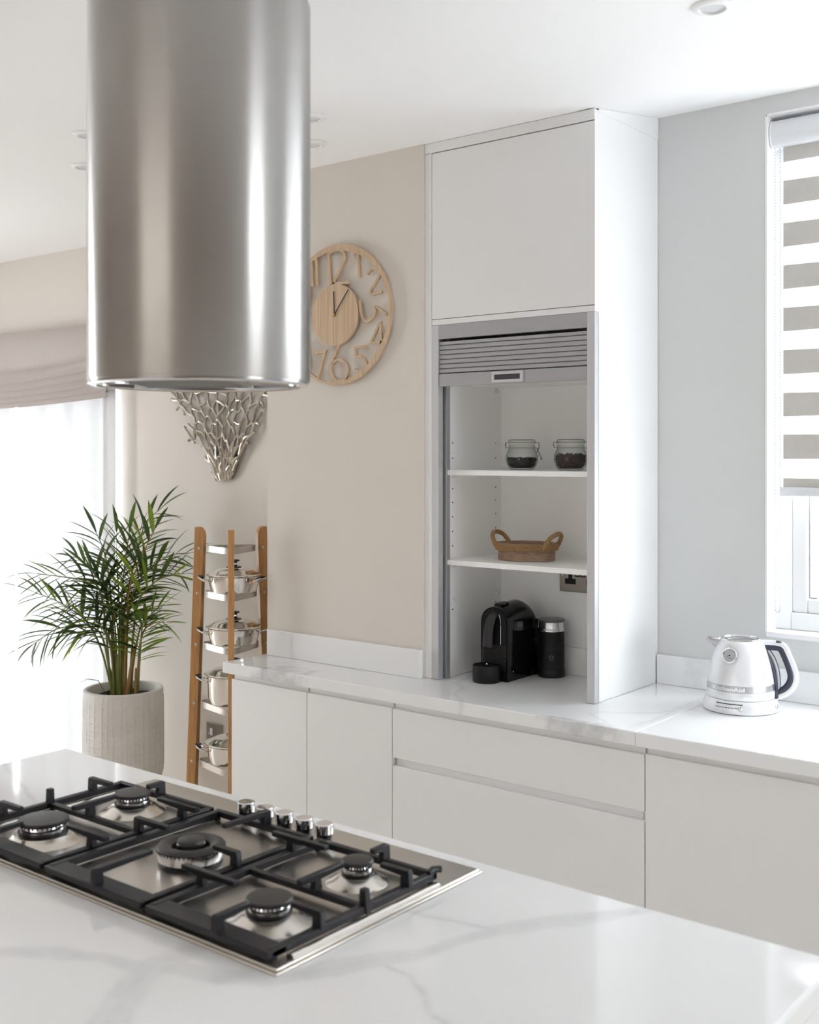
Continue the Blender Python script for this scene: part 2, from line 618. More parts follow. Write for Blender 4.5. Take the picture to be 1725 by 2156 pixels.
wall('wall_hall', M['dark_wall'], [(XR, XR + .3, YF - .3, 0.70, 0, 2.9), (0.45, XR, YF - .3, YF, 0, 2.9), (XL, -2.9, YF - .3, YF, 0, 2.9)])  # unseen wall stretches, toned dark to give the hood its dark bands
wall('wall_front', M['beige'], [(-2.9, -2.3, YF - .3, YF, 0, 2.9), (-0.3, 0.45, YF - .3, YF, 0, 2.9), (-2.3, -0.3, YF - .3, YF, 2.1, 2.9)])


def pane_window(name, axis, a0, a1, z0, z1, d0, d1, n, m=M['pvc'], fw=0.06):
    """frame + mullions + panes; axis 'y' lies in a y=const wall, 'x' in an x=const wall"""
    root = group_root(name, ((a0 + a1) / 2, d0, z0) if axis == 'y' else (d0, (a0 + a1) / 2, z0))
    def bx(nm, mm, p0, p1, q0, q1, e0, e1, bev=0.004):
        if axis == 'y':
            return box(nm, mm, p0, p1, e0, e1, q0, q1, root, bev)
        return box(nm, mm, e0, e1, p0, p1, q0, q1, root, bev)
    bx('frame_stile', m, a0, a0 + fw, z0, z1, d0, d1)
    bx('frame_stile', m, a1 - fw, a1, z0, z1, d0, d1)
    bx('frame_rail', m, a0 + fw, a1 - fw, z0, z0 + fw, d0, d1)
    bx('frame_rail', m, a0 + fw, a1 - fw, z1 - fw, z1, d0, d1)
    wv = (a1 - a0 - 2 * fw) / n
    for k in range(n):
        b0 = a0 + fw + k * wv
        if k:
            bx('mullion', m, b0 - .03, b0 + .03, z0 + fw, z1 - fw, d0, d1)
        bx('pane', M['glass'], b0 + (.03 if k else 0), b0 + wv - (.03 if k < n - 1 else 0), z0 + fw, z1 - fw, (d0 + d1) / 2, (d0 + d1) / 2 + .006, 0)
    return root


pane_window('window_2', 'y', PX0, PX1, 0.0, PZ, YW + .12, YW + .19, 2, fw=0.035)
pane_window('added_window_3', 'x', 1.9, 3.2, 0.8, 1.9, XR + .13, XR + .2, 1)  # unseen window, added to light the room from the right
pane_window('added_window_4', 'y', -2.3, -0.3, 0.0, 2.1, YF - .2, YF - .13, 2)  # unseen glazed opening, added to bring light onto the cabinet fronts

pane_window('added_window_5', 'x', 0.9, 1.8, 0.0, 2.2, XL - .16, XL - .09, 1)  # unseen window, added to carry the light from the left

# kitchen window: outer frame, opening sash, gasket, glass
k1 = group_root('window_1', (KX0, 3.39, KZ0))
FY = 3.392
zf0 = 1.118
box('frame_stile', M['pvc'], KX0 - .01, -1.236, FY, FY + .07, zf0, KZ1, k1, .004)
box('frame_rail', M['pvc'], -1.236, KX1, FY, FY + .07, zf0, zf0 + .052, k1, .004)
box('frame_rail', M['pvc'], -1.236, KX1, FY, FY + .07, KZ1 - .05, KZ1, k1, .004)
box('sash_stile', M['pvc'], -1.236, -1.190, FY + .012, FY + .062, zf0 + .052, KZ1 - .05, k1, .005)
box('sash_rail', M['pvc'], -1.190, -0.48, FY + .012, FY + .062, zf0 + .052, zf0 + .095, k1, .005)
box('sash_rail', M['pvc'], -1.190, -0.48, FY + .012, FY + .062, KZ1 - .10, KZ1 - .05, k1, .005)
box('mullion', M['pvc'], -0.48, -0.36, FY, FY + .07, zf0 + .052, KZ1 - .05, k1, .005)
box('frame_stile', M['pvc'], KX1 - .05, KX1, FY, FY + .07, zf0, KZ1, k1, .004)
box('pane', M['glass'], -1.190, -0.48, FY + .035, FY + .041, zf0 + .095, KZ1 - .10, k1)
box('pane', M['glass'], -0.36, KX1 - .05, FY + .035, FY + .041, zf0 + .052, KZ1 - .05, k1)
gk = MB()
gk.box(-1.190, -1.186, FY + .026, FY + .034, zf0 + .099, KZ1 - .10)
gk.box(-1.190, -1.165, FY + .026, FY + .034, zf0 + .095, zf0 + .099)
gk.build('gasket', M['gasket'], k1)
# plastered reveal and window board
box('trim_1', M['white_gloss'], KX0 - .002, KX0 + .004, YW - .001, FY, KZ0, KZ1, kind='structure')
box('trim_2', M['white_gloss'], KX0, KX1, YW - .001, FY, KZ1 - .004, KZ1 + .002, kind='structure')
box('trim_3', M['white_gloss'], KX0, KX1, YW - .006, FY + .003, KZ0 - .012, KZ0 + .005, kind='structure', bevel=.003)
# ------------------------------------------------------------------ worktops
def seg_d(p, a, b):
    ab = b - a
    t = max(0, min(1, (p - a).dot(ab) / max(1e-9, ab.length_squared)))
    return (p - a - ab * t).length, t


def vein_value(x, y, z, veins, grain=1.0):
    p = Vector((x, y))
    wob = noise.noise(Vector((x * 5, y * 5, z * 5 + 3))) * 0.020 + noise.noise(Vector((x * 19, y * 19, z * 19))) * 0.008
    wob2 = noise.noise(Vector((x * 5 + 40, y * 5, z * 5 + 3))) * 0.020 + noise.noise(Vector((x * 19 + 9, y * 19, z * 19))) * 0.008
    q = p + Vector((wob, wob2)) * grain
    v = 0.0
    for pts, w in veins:
        d = min(seg_d(q, Vector(a), Vector(b))[0] for a, b in zip(pts, pts[1:]))
        if w >= 0.8:
            wd_ = 0.020 * w * (0.75 + 0.5 * noise.noise(Vector((x * 7, y * 7, 5))))
            v = max(v, 0.36 * math.exp(-(d / wd_) ** 2) + 0.16 * math.exp(-((d - wd_) / 0.006) ** 2))
        else:
            v = max(v, (0.22 + 0.8 * w) * math.exp(-(d / 0.0042) ** 2) + 0.10 * math.exp(-(d / 0.02) ** 2))
    return min(1, v)


def slab(name, cells, z0, z1, step, veins, parent=None, bevel=.003, grain=1.0, extra=None):
    """worktop over a union of rectangles, finely gridded so the veins can be laid into it"""
    xs = sorted({round(v, 4) for c in cells for v in c[:2]})
    ys = sorted({round(v, 4) for c in cells for v in c[2:]})
    def fine(a):
        out = []
        for p, q in zip(a, a[1:]):
            n = max(1, int(round((q - p) / step)))
            out += [p + (q - p) * k / n for k in range(n)]
        return out + [a[-1]]
    X, Y = fine(xs), fine(ys)
    n = max(1, int(round((z1 - z0) / step)))
    bm = bmesh.new()
    V = {}
    def inside(i, j):
        cx, cy = (X[i] + X[i + 1]) / 2, (Y[j] + Y[j + 1]) / 2
        return 0 <= i < len(X) - 1 and any(c[0] < cx < c[1] and c[2] < cy < c[3] for c in cells)
    ins = {(i, j) for i in range(len(X) - 1) for j in range(len(Y) - 1) if inside(i, j)}
    def v(i, j, k):
        if (i, j, k) not in V:
            V[(i, j, k)] = bm.verts.new((X[i], Y[j], z1 + (z0 - z1) * k / n))
        return V[(i, j, k)]
    for (i, j) in ins:
        bm.faces.new((v(i, j, 0), v(i + 1, j, 0), v(i + 1, j + 1, 0), v(i, j + 1, 0)))
        bm.faces.new((v(i, j + 1, n), v(i + 1, j + 1, n), v(i + 1, j, n), v(i, j, n)))
        for (di, dj, a, b) in ((0, -1, (i, j), (i + 1, j)), (1, 0, (i + 1, j), (i + 1, j + 1)), (0, 1, (i + 1, j + 1), (i, j + 1)), (-1, 0, (i, j + 1), (i, j))):
            if (i + di, j + dj) not in ins:
                for k in range(n):
                    bm.faces.new((v(*a, k + 1), v(*b, k + 1), v(*b, k), v(*a, k)))
    me = bpy.data.meshes.new(name)
    bmesh.ops.recalc_face_normals(bm, faces=bm.faces)
    bm.to_mesh(me)
    bm.free()
    at = me.attributes.new('vein', 'FLOAT', 'POINT')
    lo = (min(X) + max(X)) / 2, (min(Y) + max(Y)) / 2
    vals = []
    for q in me.vertices:
        a = vein_value(*q.co, veins, grain)
        if extra:
            a = max(a, extra(*q.co))
        vals.append(a)
    at.data.foreach_set('value', vals)
    loc = Vector((lo[0], lo[1], z0))
    me.transform(Matrix.Translation(-loc))
    for p in me.polygons:
        p.use_smooth = True
    me.set_sharp_from_angle(angle=math.radians(40))
    me.materials.append(M['quartz'])
    o = bpy.data.objects.new(name, me)
    COL.objects.link(o)
    o.location = loc
    bv = o.modifiers.new('bevel', 'BEVEL')
    bv.width, bv.segments, bv.limit_method, bv.angle_limit = bevel, 2, 'ANGLE', math.radians(60)
    return o


T = 0.92
ISL = [[[[-1.506,0.923],[-1.436,0.971],[-1.353,1.002],[-1.297,1.008],[-1.258,1.045],[-1.183,1.075],[-1.135,1.11],[-1.081,1.179],[-1.032,1.288],[-0.996,1.405],[-0.96,1.468],[-0.92,1.528],[-0.876,1.585],[-0.844,1.654]],1.0],[[[-1.11,0.77],[-1.215,0.885],[-1.252,0.946],[-1.28,1.003],[-1.283,1.048],[-1.294,1.119],[-1.317,1.187]],1.4],[[[-1.034,1.237],[-0.985,1.23],[-0.944,1.209],[-0.902,1.176],[-0.866,1.164],[-0.815,1.11]],0.3],[[[-1.128,1.42],[-1.073,1.424],[-1.019,1.437],[-0.975,1.438]],0.2],[[[-2.433,1.49],[-2.331,1.464],[-2.253,1.429],[-2.209,1.396],[-2.13,1.372],[-2.062,1.344]],0.25]]
CTR = [[[[-2.90,2.905],[-2.746,2.871],[-2.639,2.877],[-2.478,2.865]],0.2],[[[-2.80,2.74],[-2.817,2.873],[-2.796,2.91]],0.3],[[[-2.185,3.11],[-2.135,2.908],[-2.066,2.851],[-2.048,2.777],[-1.948,2.672]],0.35],[[[-1.415,2.464],[-1.454,2.681],[-1.599,2.811],[-1.442,2.937],[-1.416,3.034],[-1.427,3.187],[-1.338,3.258]],0.2],[[[-1.427,2.736],[-1.414,2.85],[-1.427,3.026],[-1.2,3.0]],0.15]]


def patches(spots):
    def f(x, y, z):
        a = 0
        for (cx, cy, rx, ry, s) in spots:
            d = ((x - cx) / rx) ** 2 + ((y - cy) / ry) ** 2
            if d < 1.4:
                nz = noise.noise(Vector((x * 30, y * 30, z * 30))) + 0.5 * noise.noise(Vector((x * 80, y * 80, z * 80)))
                a = max(a, s * max(0, min(1, 1.2 - d + nz * 0.9)))
        return a
    return f


isl = slab('island_worktop', [(-2.418, -0.535, 0.66, 1.662)], .88, T, .0055, ISL, bevel=.005)
tag(isl, 'white quartz island worktop with bold grey veins, under the gas hob', 'worktop')
w1 = slab('kitchen_worktop', [(-2.990, -2.2625, 2.69, 2.904), (-2.2625, -1.3925, 2.69, 3.318)], .882, T, .008, CTR,
          extra=patches([(-2.72, 2.70, .13, .10, .75), (-2.80, 2.80, .08, .06, .35), (-1.56, 2.69, .12, .03, .75)]))
tag(w1, 'white veined quartz worktop on which the black coffee machine stands', 'worktop')
w2 = slab('kitchen_worktop', [(-1.3915, 1.6, 2.69, 3.318)], .882, T, .009, CTR[3:])
tag(w2, 'white quartz worktop on which the white kettle stands', 'worktop')
u = slab('upstand', [(-2.969, -2.2645, 2.885, 2.904)], T + .0005, 1.013, .009, [[[[-2.835, 2.86], [-2.80, 2.91]], .3]], bevel=.0015, grain=2)
tag(u, 'low quartz upstand against the beige wall under the wooden clock', 'upstand')
u = slab('upstand', [(-1.632, 1.6, 3.300, 3.319)], T + .0005, 1.013, .012, [], bevel=.0015, extra=patches([(-1.50, 3.30, .04, .05, .3)]))
tag(u, 'quartz upstand along the pale grey wall behind the kettle', 'upstand')
u = slab('upstand', [(-2.200, -1.660, 3.252, 3.268)], T + .0005, 1.010, .012, [[[[-1.86, 3.25], [-1.75, 3.262], [-1.68, 3.27]], .25]], bevel=.001)
tag(u, 'quartz upstand inside the tall cupboard behind the milk frother', 'upstand')

# ------------------------------------------------------------------ island body and base units
ib = thing('island_cabinet', (-1.476, 1.15, 0), 'white island cabinet hidden under the island worktop', 'cabinet')
box('carcass', M['cabinet'], -2.37, -0.5605, 0.72, 1.60, .10, .8795, ib)
box('end_panel', M['cabinet'], -0.56, -0.54, 0.70, 1.62, 0, .8795, ib, .002)
box('plinth', M['rail'], -2.33, -0.60, 0.78, 1.55, 0, .10, ib)

DY = 2.71


def base_unit(label, x0, x1, kind):
    t = thing('base_cabinet', ((x0 + x1) / 2, 3.0, 0), label, 'cabinet')
    yb = 2.90 if x1 < -2.2 else 3.29
    box('carcass', M['carcass'], x0 + .001, x1 - .001, DY + .021, yb, .10, .842, t)
    box('plinth', M['rail'], x0, x1, DY + .06, DY + .076, 0, .10, t)
    g = .0016
    box('handle_rail', M['rail'], x0 + .004, x1 - .004, DY + .012, DY + .020, .835, .8815, t)
    box('top_rail', M['carcass'], x0 + .001, x1 - .001, DY + .021, DY + .06, .842, .8815, t)
    if kind == 'door':
        box('door', M['cabinet'], x0 + g, x1 - g, DY, DY + .02, .105, .861, t, .0012)
    else:
        box('drawer', M['cabinet'], x0 + g, x1 - g, DY, DY + .02, .7085, .859, t, .0012)
        box('handle_rail', M['rail'], x0 + .012, x1 - .012, DY + .014, DY + .0205, .66, .72, t)
        box('drawer', M['cabinet'], x0 + g, x1 - g, DY, DY + .02, .405, .6835, t, .0012)
        box('drawer', M['cabinet'], x0 + g, x1 - g, DY, DY + .02, .105, .38, t, .0012)
    return t


base_unit('white base unit door beside the wooden pan stand', -2.9655, -2.600, 'door')
base_unit('narrow white base unit between the end unit and the drawers', -2.600, -2.2344, 'door')
base_unit('wide white drawer unit under the tall cupboard', -2.2344, -1.3744, 'drawer')
base_unit('white base unit under the kettle', -1.3744, -0.50, 'door')
base_unit('white base unit under the window, beyond the kettle', -0.50, 0.36, 'door')

# ------------------------------------------------------------------ tall cupboard with roller shutter
tc = thing('tall_cupboard', (-1.95, 3.1, T + .001), 'tall white cupboard with a half-open grey roller shutter standing on the worktop', 'cupboard')
Yu, XA, XB = 2.912, -2.263, -1.637
Z0 = T + .0008
box('side_panel', M['cabinet'], XB - .018, XB, 2.934, 3.318, Z0, ZC - .002, tc, .001)
box('side_panel', M['carcass'], XA + .001, XA + .019, 2.934, 3.268, Z0, ZC - .002, tc)
box('corner_post', M['cabinet'], XA, -2.2355, Yu, 2.934, Z0, 2.6225, tc, .001)
box('top_filler', M['cabinet'], XA, XB, Yu - .002, 2.934, 2.6235, ZC - .001, tc, .001)
mb = MB()
ys_ = [2.935 + k * .03 for k in range(13)] + [3.319]
lo_ = [mb.bm.verts.new((XB + .0012, y, 2.651)) for y in ys_]
up_ = [mb.bm.verts.new((XB + .0012, y, ceil_z(-1.6, y) - .001)) for y in ys_]
lo2 = [mb.bm.verts.new((XB - .01, y, 2.651)) for y in ys_]
up2 = [mb.bm.verts.new((XB - .01, y, ceil_z(-1.6, y) - .001)) for y in ys_]
for a, b in ((lo_, up_), (up_, up2), (up2, lo2), (lo2, lo_)):
    for k in range(len(ys_) - 1):
        mb.bm.faces.new((a[k], a[k + 1], b[k + 1], b[k]))
mb.build('side_filler', M['cabinet'], tc)
box('door', M['cabinet'], -2.2335, XB, Yu, 2.932, 2.0845, 2.6205, tc, .0012)
box('shelf_edge', M['cabinet'], -2.2335, XB, Yu, 2.933, 2.0645, 2.0825, tc, .001)
box('side_edge', M['cabinet'], XB - .0005, XB + .0008, 2.912, 2.934, 2.0645, ZC - .002, tc)
# shutter frame
box('shutter_box', M['alu'], -2.2085, -1.663, Yu, 2.930, 2.019, 2.064, tc, .001)
box('shutter_post', M['alu_post'], -2.2355, -2.2085, Yu, 2.938, Z0, 2.064, tc, .001)
box('shutter_post', M['alu_post'], -1.663, -1.637, Yu, 2.938, Z0, 2.064, tc, .001)
box('shutter_track', M['alu'], -2.2085, -2.200, 2.945, 2.965, Z0, 1.87, tc, .001)
zs = 2.0125
for k in range(7):
    zt = zs - k * .0150
    tilt = (0.016 if k == 0 else 0.0)
    mb = MB()
    mb.prism([(2.919 + tilt, zt), (2.917, zt - .003), (2.917, zt - .0118), (2.919, zt - .0136), (2.927, zt - .0136), (2.927 + tilt, zt)], 'x', -2.2075, -1.664)
    mb.build('shutter_slat', M['alu'], tc, smooth=False)
bb = box('shutter_bar', M['alu'], -2.2075, -1.664, 2.914, 2.930, 1.8665, 1.9065, tc, .0015)
mb = MB()
hx0, hx1, hz0, hz1 = -2.000, -1.885, 1.8700, 1.9040
fr = .010
mb.box(hx0, hx1, 2.910, 2.9145, hz0, hz0 + .009).box(hx0, hx1, 2.910, 2.9145, hz1 - .009, hz1)
mb.box(hx0, hx0 + fr, 2.910, 2.9145, hz0 + .009, hz1 - .009).box(hx1 - fr, hx1, 2.910, 2.9145, hz0 + .009, hz1 - .009)
hf = mb.build('finger_pull', M['alu_post'], tc, bevel=.001)
hf.parent = bb
box('pull_recess', M['dark_grey'], hx0 + fr, hx1 - fr, 2.9125, 2.9138, hz0 + .009, hz1 - .009, bb)
# interior
IX0, IX1, IY = -2.205, -1.656, 3.270
box('inner_side', M['carcass'], -2.2435, IX0, 2.966, 3.27, Z0, 2.06, tc)
box('back_panel', M['carcass'], IX0, IX1, IY, 3.28, Z0, 2.06, tc)
box('inner_top', M['carcass'], IX0, IX1, 2.945, IY, 1.875, 1.888, tc, .001)
box('shelf', M['carcass'], IX0 + .001, IX1 - .0005, 2.950, IY - .001, 1.5800, 1.5965, tc, .001)
box('shelf', M['carcass'], IX0 + .001, IX1 - .0005, 2.950, IY - .001, 1.2885, 1.3055, tc, .001)
mb = MB()
for yy in (2.985, 3.235):
    for zz in (1.685, 1.635, 1.535, 1.49, 1.443, 1.395, 1.348, 1.14):
        mb.lathe([(0, 0), (.0024, 0), (.0024, .0006), (0, .0006)], (0, 0, 0), 8, Matrix.Translation((IX0 - .0001, yy, zz)) @ Matrix.Rotation(PI / 2, 4, 'Y'))
mb.build('peg_holes', M['black_hole'], tc, kind='stuff')
mb = MB()
for (yy, zz) in ((2.985, 1.575), (3.235, 1.575), (2.985, 1.284), (3.235, 1.284), (2.985, 1.17), (3.235, 1.17), (3.235, 1.862)):
    mb.box(IX0, IX0 + .012, yy - .005, yy + .005, zz - .004, zz + .004)
    mb.tube([(IX0 - .001, yy, zz + .008), (IX0 + .006, yy, zz + .008)], .004, 8)
mb.build('shelf_pegs', M['led'], tc, kind='stuff')


# ------------------------------------------------------------------ ceiling lamps
def downlight(x, y, label, group='recessed ceiling lights'):
    z = ceil_z(x, y)
    t = thing('downlight', (x, y, z), label, 'ceiling light', 0, group)
    MB().lathe([(.030, .002), (.046, -.0005), (.047, -.003), (.044, -.006), (.036, -.009), (.031, -.0085), (.0295, -.006)], n=40).build('trim_ring', M['white_gloss'], t, world=False)
    MB().lathe([(.030, -.0055), (.028, -.0035), (0, -.003)], n=32).build('lens', M['led'], t, world=False)


downlight(-1.058, 2.415, 'round white ceiling spotlight above the worktop, nearest the window')
downlight(-2.345, 2.46, 'round white ceiling spotlight just right of the extractor hood')
downlight(-2.54, 2.672, 'small ceiling spotlight peeking past the hood, closest to the beige wall')
downlight(-3.36, 2.385, 'ceiling spotlight peeking out left of the hood, over the blind side')
downlight(-3.02, 2.155, 'ceiling spotlight almost wholly hidden behind the left edge of the hood')

# ------------------------------------------------------------------ extractor hood
HX, HY = -1.588, 1.376
hd = thing('extractor_hood', (HX, HY, 1.774), 'cylindrical brushed steel extractor hood hanging above the gas hob', 'extractor hood')
r = .2
MB().lathe([(r - .004, .004), (r, .008), (r, .690), (r - .004, .700), (r - .018, .706), (r - .03, .707)], n=128).build('cylinder_shell', M['hood'], hd, world=False, angle=60)
MB().lathe([(.165, .706), (.165, ZC - 1.774 - .004)], n=96).build('ceiling_sleeve', M['hood'], hd, world=False)
MB().lathe([(r - .004, .004), (r - .001, .001), (r - .006, -.002), (r - .014, -.002), (r - .020, .001), (r - .020, .014)], n=128).build('rim', M['chrome'], hd, world=False)
MB().lathe([(r - .02, .009), (0, .009)], n=96).build('underside_plate', M['band'], hd, world=False)
mb = MB()
for k in range(22):
    x = -.115 + k * .0085
    mb.box(x, x + .004, -.10, .10, .003, .0088)
mb.box(-.120, .076, -.106, -.100, .002, .0088).box(-.120, .076, .100, .106, .002, .0088)
mb.box(-.122, -.116, -.106, .106, .002, .0088).box(.072, .078, -.106, .106, .002, .0088)
flt = mb.build('grease_filter', M['filter'], hd, world=False)
flt.rotation_euler = (0, 0, math.radians(38))
for a in (110, -75):
    l = MB().lathe([(0, .003), (.026, .003), (.030, .005), (.030, .0088)], (.150 * math.cos(math.radians(a)), .150 * math.sin(math.radians(a)), 0), 24).build('lamp_disc', M['led'], hd, world=False)

# ------------------------------------------------------------------ gas hob
hob = thing('gas_hob', (-1.574, 1.367, T), 'five burner stainless steel gas hob with black cast iron grates on the island', 'hob')
HX0, HX1, HY0, HY1 = -2.017, -1.131, 1.117, 1.618
zt = T + .0005
MB().box(HX0, HX1, HY0, HY1, zt, zt + .003).build('flange', M['dish'], hob, bevel=.0012)
MB().box(HX0 + .0035, HX1 - .0035, HY0 + .0035, HY1 - .003, zt + .003, zt + .0075).build('steel_tray', M['steel'], hob, bevel=.003)
ZS = zt + .0075
for x in (-1.990, -1.703, -1.431, -1.146):
    pr = [(x - .0075, ZS), (x - .006, ZS + .004), (x - .003, ZS + .006), (x + .003, ZS + .006), (x + .006, ZS + .004), (x + .0075, ZS)]
    MB().prism(pr, 'y', 1.160, 1.508).build('steel_ridge', M['dish'], hob, angle=50)


def burner(x, y, rc, rd, double=False):
    if not double:
        d = MB().lathe([(rd, 0), (rd * .96, .0015), (rd * .80, .0045), (rc * 1.15, .0125), (rc * .9, .0135), (0, .0135)], (x, y, ZS), 48).build('burner', M['dish'], hob)
        d['label'] = 'satin steel burner dish'
        z = ZS + .0135
        MB().lathe([(rc * .98, 0), (rc * .98, .004), (rc * .9, .0045)], (x, y, z), 48).build('burner_seat', M['black_matt'], d)
        mb = MB().lathe([(rc * .88, .004), (rc * .90, .014), (rc * .86, .0175), (0, .0175)], (x, y, z), 48)
        mb.build('flame_ring', M['chrome'], d)
        sl = MB()
        n = 30
        for k in range(n):
            a = 2 * PI * k / n
            m = Matrix.Translation((x, y, z)) @ Matrix.Rotation(a, 4, 'Z')
            sl.box(rc * .86, rc * .905, -.0012, .0012, .0135, .0172, m)
        sl.build('flame_ports', M['black_hole'], d, kind='stuff')
        MB().lathe([(rc * .9, .0175), (rc, .0185), (rc * 1.0, .0225), (rc * .95, .0245), (rc * .6, .0258), (0, .026)], (x, y, z), 48).build('burner_cap', M['cap'], d)
    else:
        d = MB().lathe([(.050, 0), (.058, .002), (.0605, .012), (.0605, .020), (.056, .022), (.036, .022)], (x, y, ZS + .006), 64).build('burner', M['chrome'], hob)
        MB().lathe([(.056, 0), (.052, .004), (.050, .008)], (x, y, ZS), 48).build('burner_seat', M['black_matt'], d)
        sl = MB()
        for k in range(48):
            m = Matrix.Translation((x, y, ZS + .006)) @ Matrix.Rotation(2 * PI * k / 48, 4, 'Z')
            sl.box(.058, .0609, -.0010, .0010, .0165, .0205, m)
        sl.build('flame_ports', M['black_hole'], d, kind='stuff')
        c = MB().lathe([(.0605, .0205), (.061, .0225), (.058, .026), (.050, .0285), (.040, .027), (.034, .022), (.033, .012)], (x, y, ZS + .006), 64).build('burner_cap', M['cap'], d)
        MB().lathe([(.025, .010), (.025, .026), (.020, .027), (0, .027)], (x, y, ZS + .006), 40).build('flame_ring', M['chrome'], d)
        MB().lathe([(.0235, .027), (.0245, .029), (.0235, .033), (.019, .0352), (0, .0355)], (x, y, ZS + .006), 40).build('burner_cap', M['cap'], d)


burner(-1.865, 1.232, .047, .078)
burner(-1.868, 1.440, .0365, .066)
burner(-1.262, 1.438, .0275, .054)
burner(-1.262, 1.232, .0370, .068)
burner(-1.555, 1.326, 0, 0, True)

ZB0, ZB1 = ZS + .006, ZS + .019     # grate bars
ZF = T + .052                        # finger tops


def rot2(x, y, a):
    return x * math.cos(a) - y * math.sin(a), x * math.sin(a) + y * math.cos(a)


def finger(par, x, y, a, fwd, back=0.0, post=True):
    """upright on a bar at (x,y) with an arm reaching fwd along direction a (and back the other way)"""
    m = Matrix.Translation((x, y, 0)) @ Matrix.Rotation(a, 4, 'Z')
    w = .0058
    mb = MB()
    if fwd <= 0:
        pts = [(-.009, ZB0), (-.006, ZF), (.006, ZF), (.009, ZB0)]
    elif back > 0:
        pts = [(-.010, ZB1 - .002), (-.0075, ZF - .011), (-back, ZF - .009), (-back, ZF - .001), (-back + .002, ZF), (fwd - .002, ZF), (fwd, ZF - .002), (fwd, ZF - .008), (.0075, ZF - .011), (.010, ZB1 - .002)]
    else:
        pts = [(-.011, ZB1 - .002), (-.010, ZF - .004), (-.007, ZF), (fwd - .002, ZF), (fwd, ZF - .002), (fwd, ZF - .008), (.0075, ZF - .011), (.009, ZB1 - .002)]
    mb.prism(pts, 'y', -w, w)
    for v in mb.bm.verts:
        v.co = m @ v.co
    return mb.build('finger', M['iron'], par, bevel=.0012)


def grate(x0, x1, name_label, side):
    """side -1 left grate, 0 centre, 1 right; bars, wide front plate, feet"""
    b = .0068
    mb = MB()
    xo0, xo1 = x0 + b, x1 - b
    for xx in (xo0, xo1):
        mb.box(xx - b, xx + b, 1.130, 1.516, ZB0, ZB1)
    mb.box(x0, x1, 1.505, 1.517, ZB0 + .001, ZB1 + .0005)
    mb.box(x0, x1, 1.122, 1.160, ZB0 + .001, ZB1 - .001)
    if side:
        mb.box(x0, x1, 1.331, 1.343, ZB0 + .001, ZB1 - .001)
    for xx in (x0 + .008, x1 - .008):
        for yy in (1.14, 1.508):
            mb.lathe([(.006, 0), (.006, ZB0 + .002 - ZS)], (xx, yy, ZS), 10)
    f = mb.build('pan_support', M['iron'], hob, bevel=.0018)
    f['label'] = name_label
    return f


gl_ = grate(-2.006, -1.709, 'cast iron grate over the left pair of burners', -1)
gc_ = grate(-1.697, -1.437, 'cast iron grate over the centre wok burner', 0)
gr_ = grate(-1.425, -1.152, 'cast iron grate over the right pair of burners', 1)
for (gq, xo, xi, sgn, bx) in ((gl_, -2.000, -1.715, 1, -1.866), (gr_, -1.158, -1.419, -1, -1.262)):
    a0 = 0 if sgn > 0 else PI
    for yy in (1.232, 1.440):
        finger(gq, xo, yy, a0, .062 if sgn > 0 else .052)
        finger(gq, xi, yy, a0 + PI, .070 if sgn > 0 else .085, .045)
    finger(gq, xo, 1.337, a0, 0)
    finger(gq, bx, 1.508, -PI / 2, .032)
    finger(gq, bx, 1.128, PI / 2, .060)
    finger(gq, bx, 1.337, PI / 2, .060, .040)
finger(gl_, -1.715, 1.337, 0, .085)
finger(gc_, -1.441, 1.326, PI, .052)
finger(gc_, -1.560, 1.132, PI / 2, .110)
finger(gc_, -1.560, 1.512, -PI / 2, .105)
# bent locating lug at the far right corner
MB().tube([(-1.158, 1.500, ZB1), (-1.158, 1.512, ZB1 + .004), (-1.150, 1.524, ZB1 + .003)], .006, 8).build('finger', M['iron'], gr_)

for k in range(5):
    x = -1.650 + k * .0525
    kb = MB().lathe([(.0135, 0), (.0140, .004), (.0150, .010), (.0155, .014), (.0155, .0155)], (x, 1.548, ZS), 32).build('knob', M['black_gloss'], hob)
    MB().lathe([(.0155, .0155), (.0172, .0165), (.0172, .033), (.0160, .0345), (0, .0348)], (x, 1.548, ZS), 40).build('knob_cap', M['chrome'], kb)

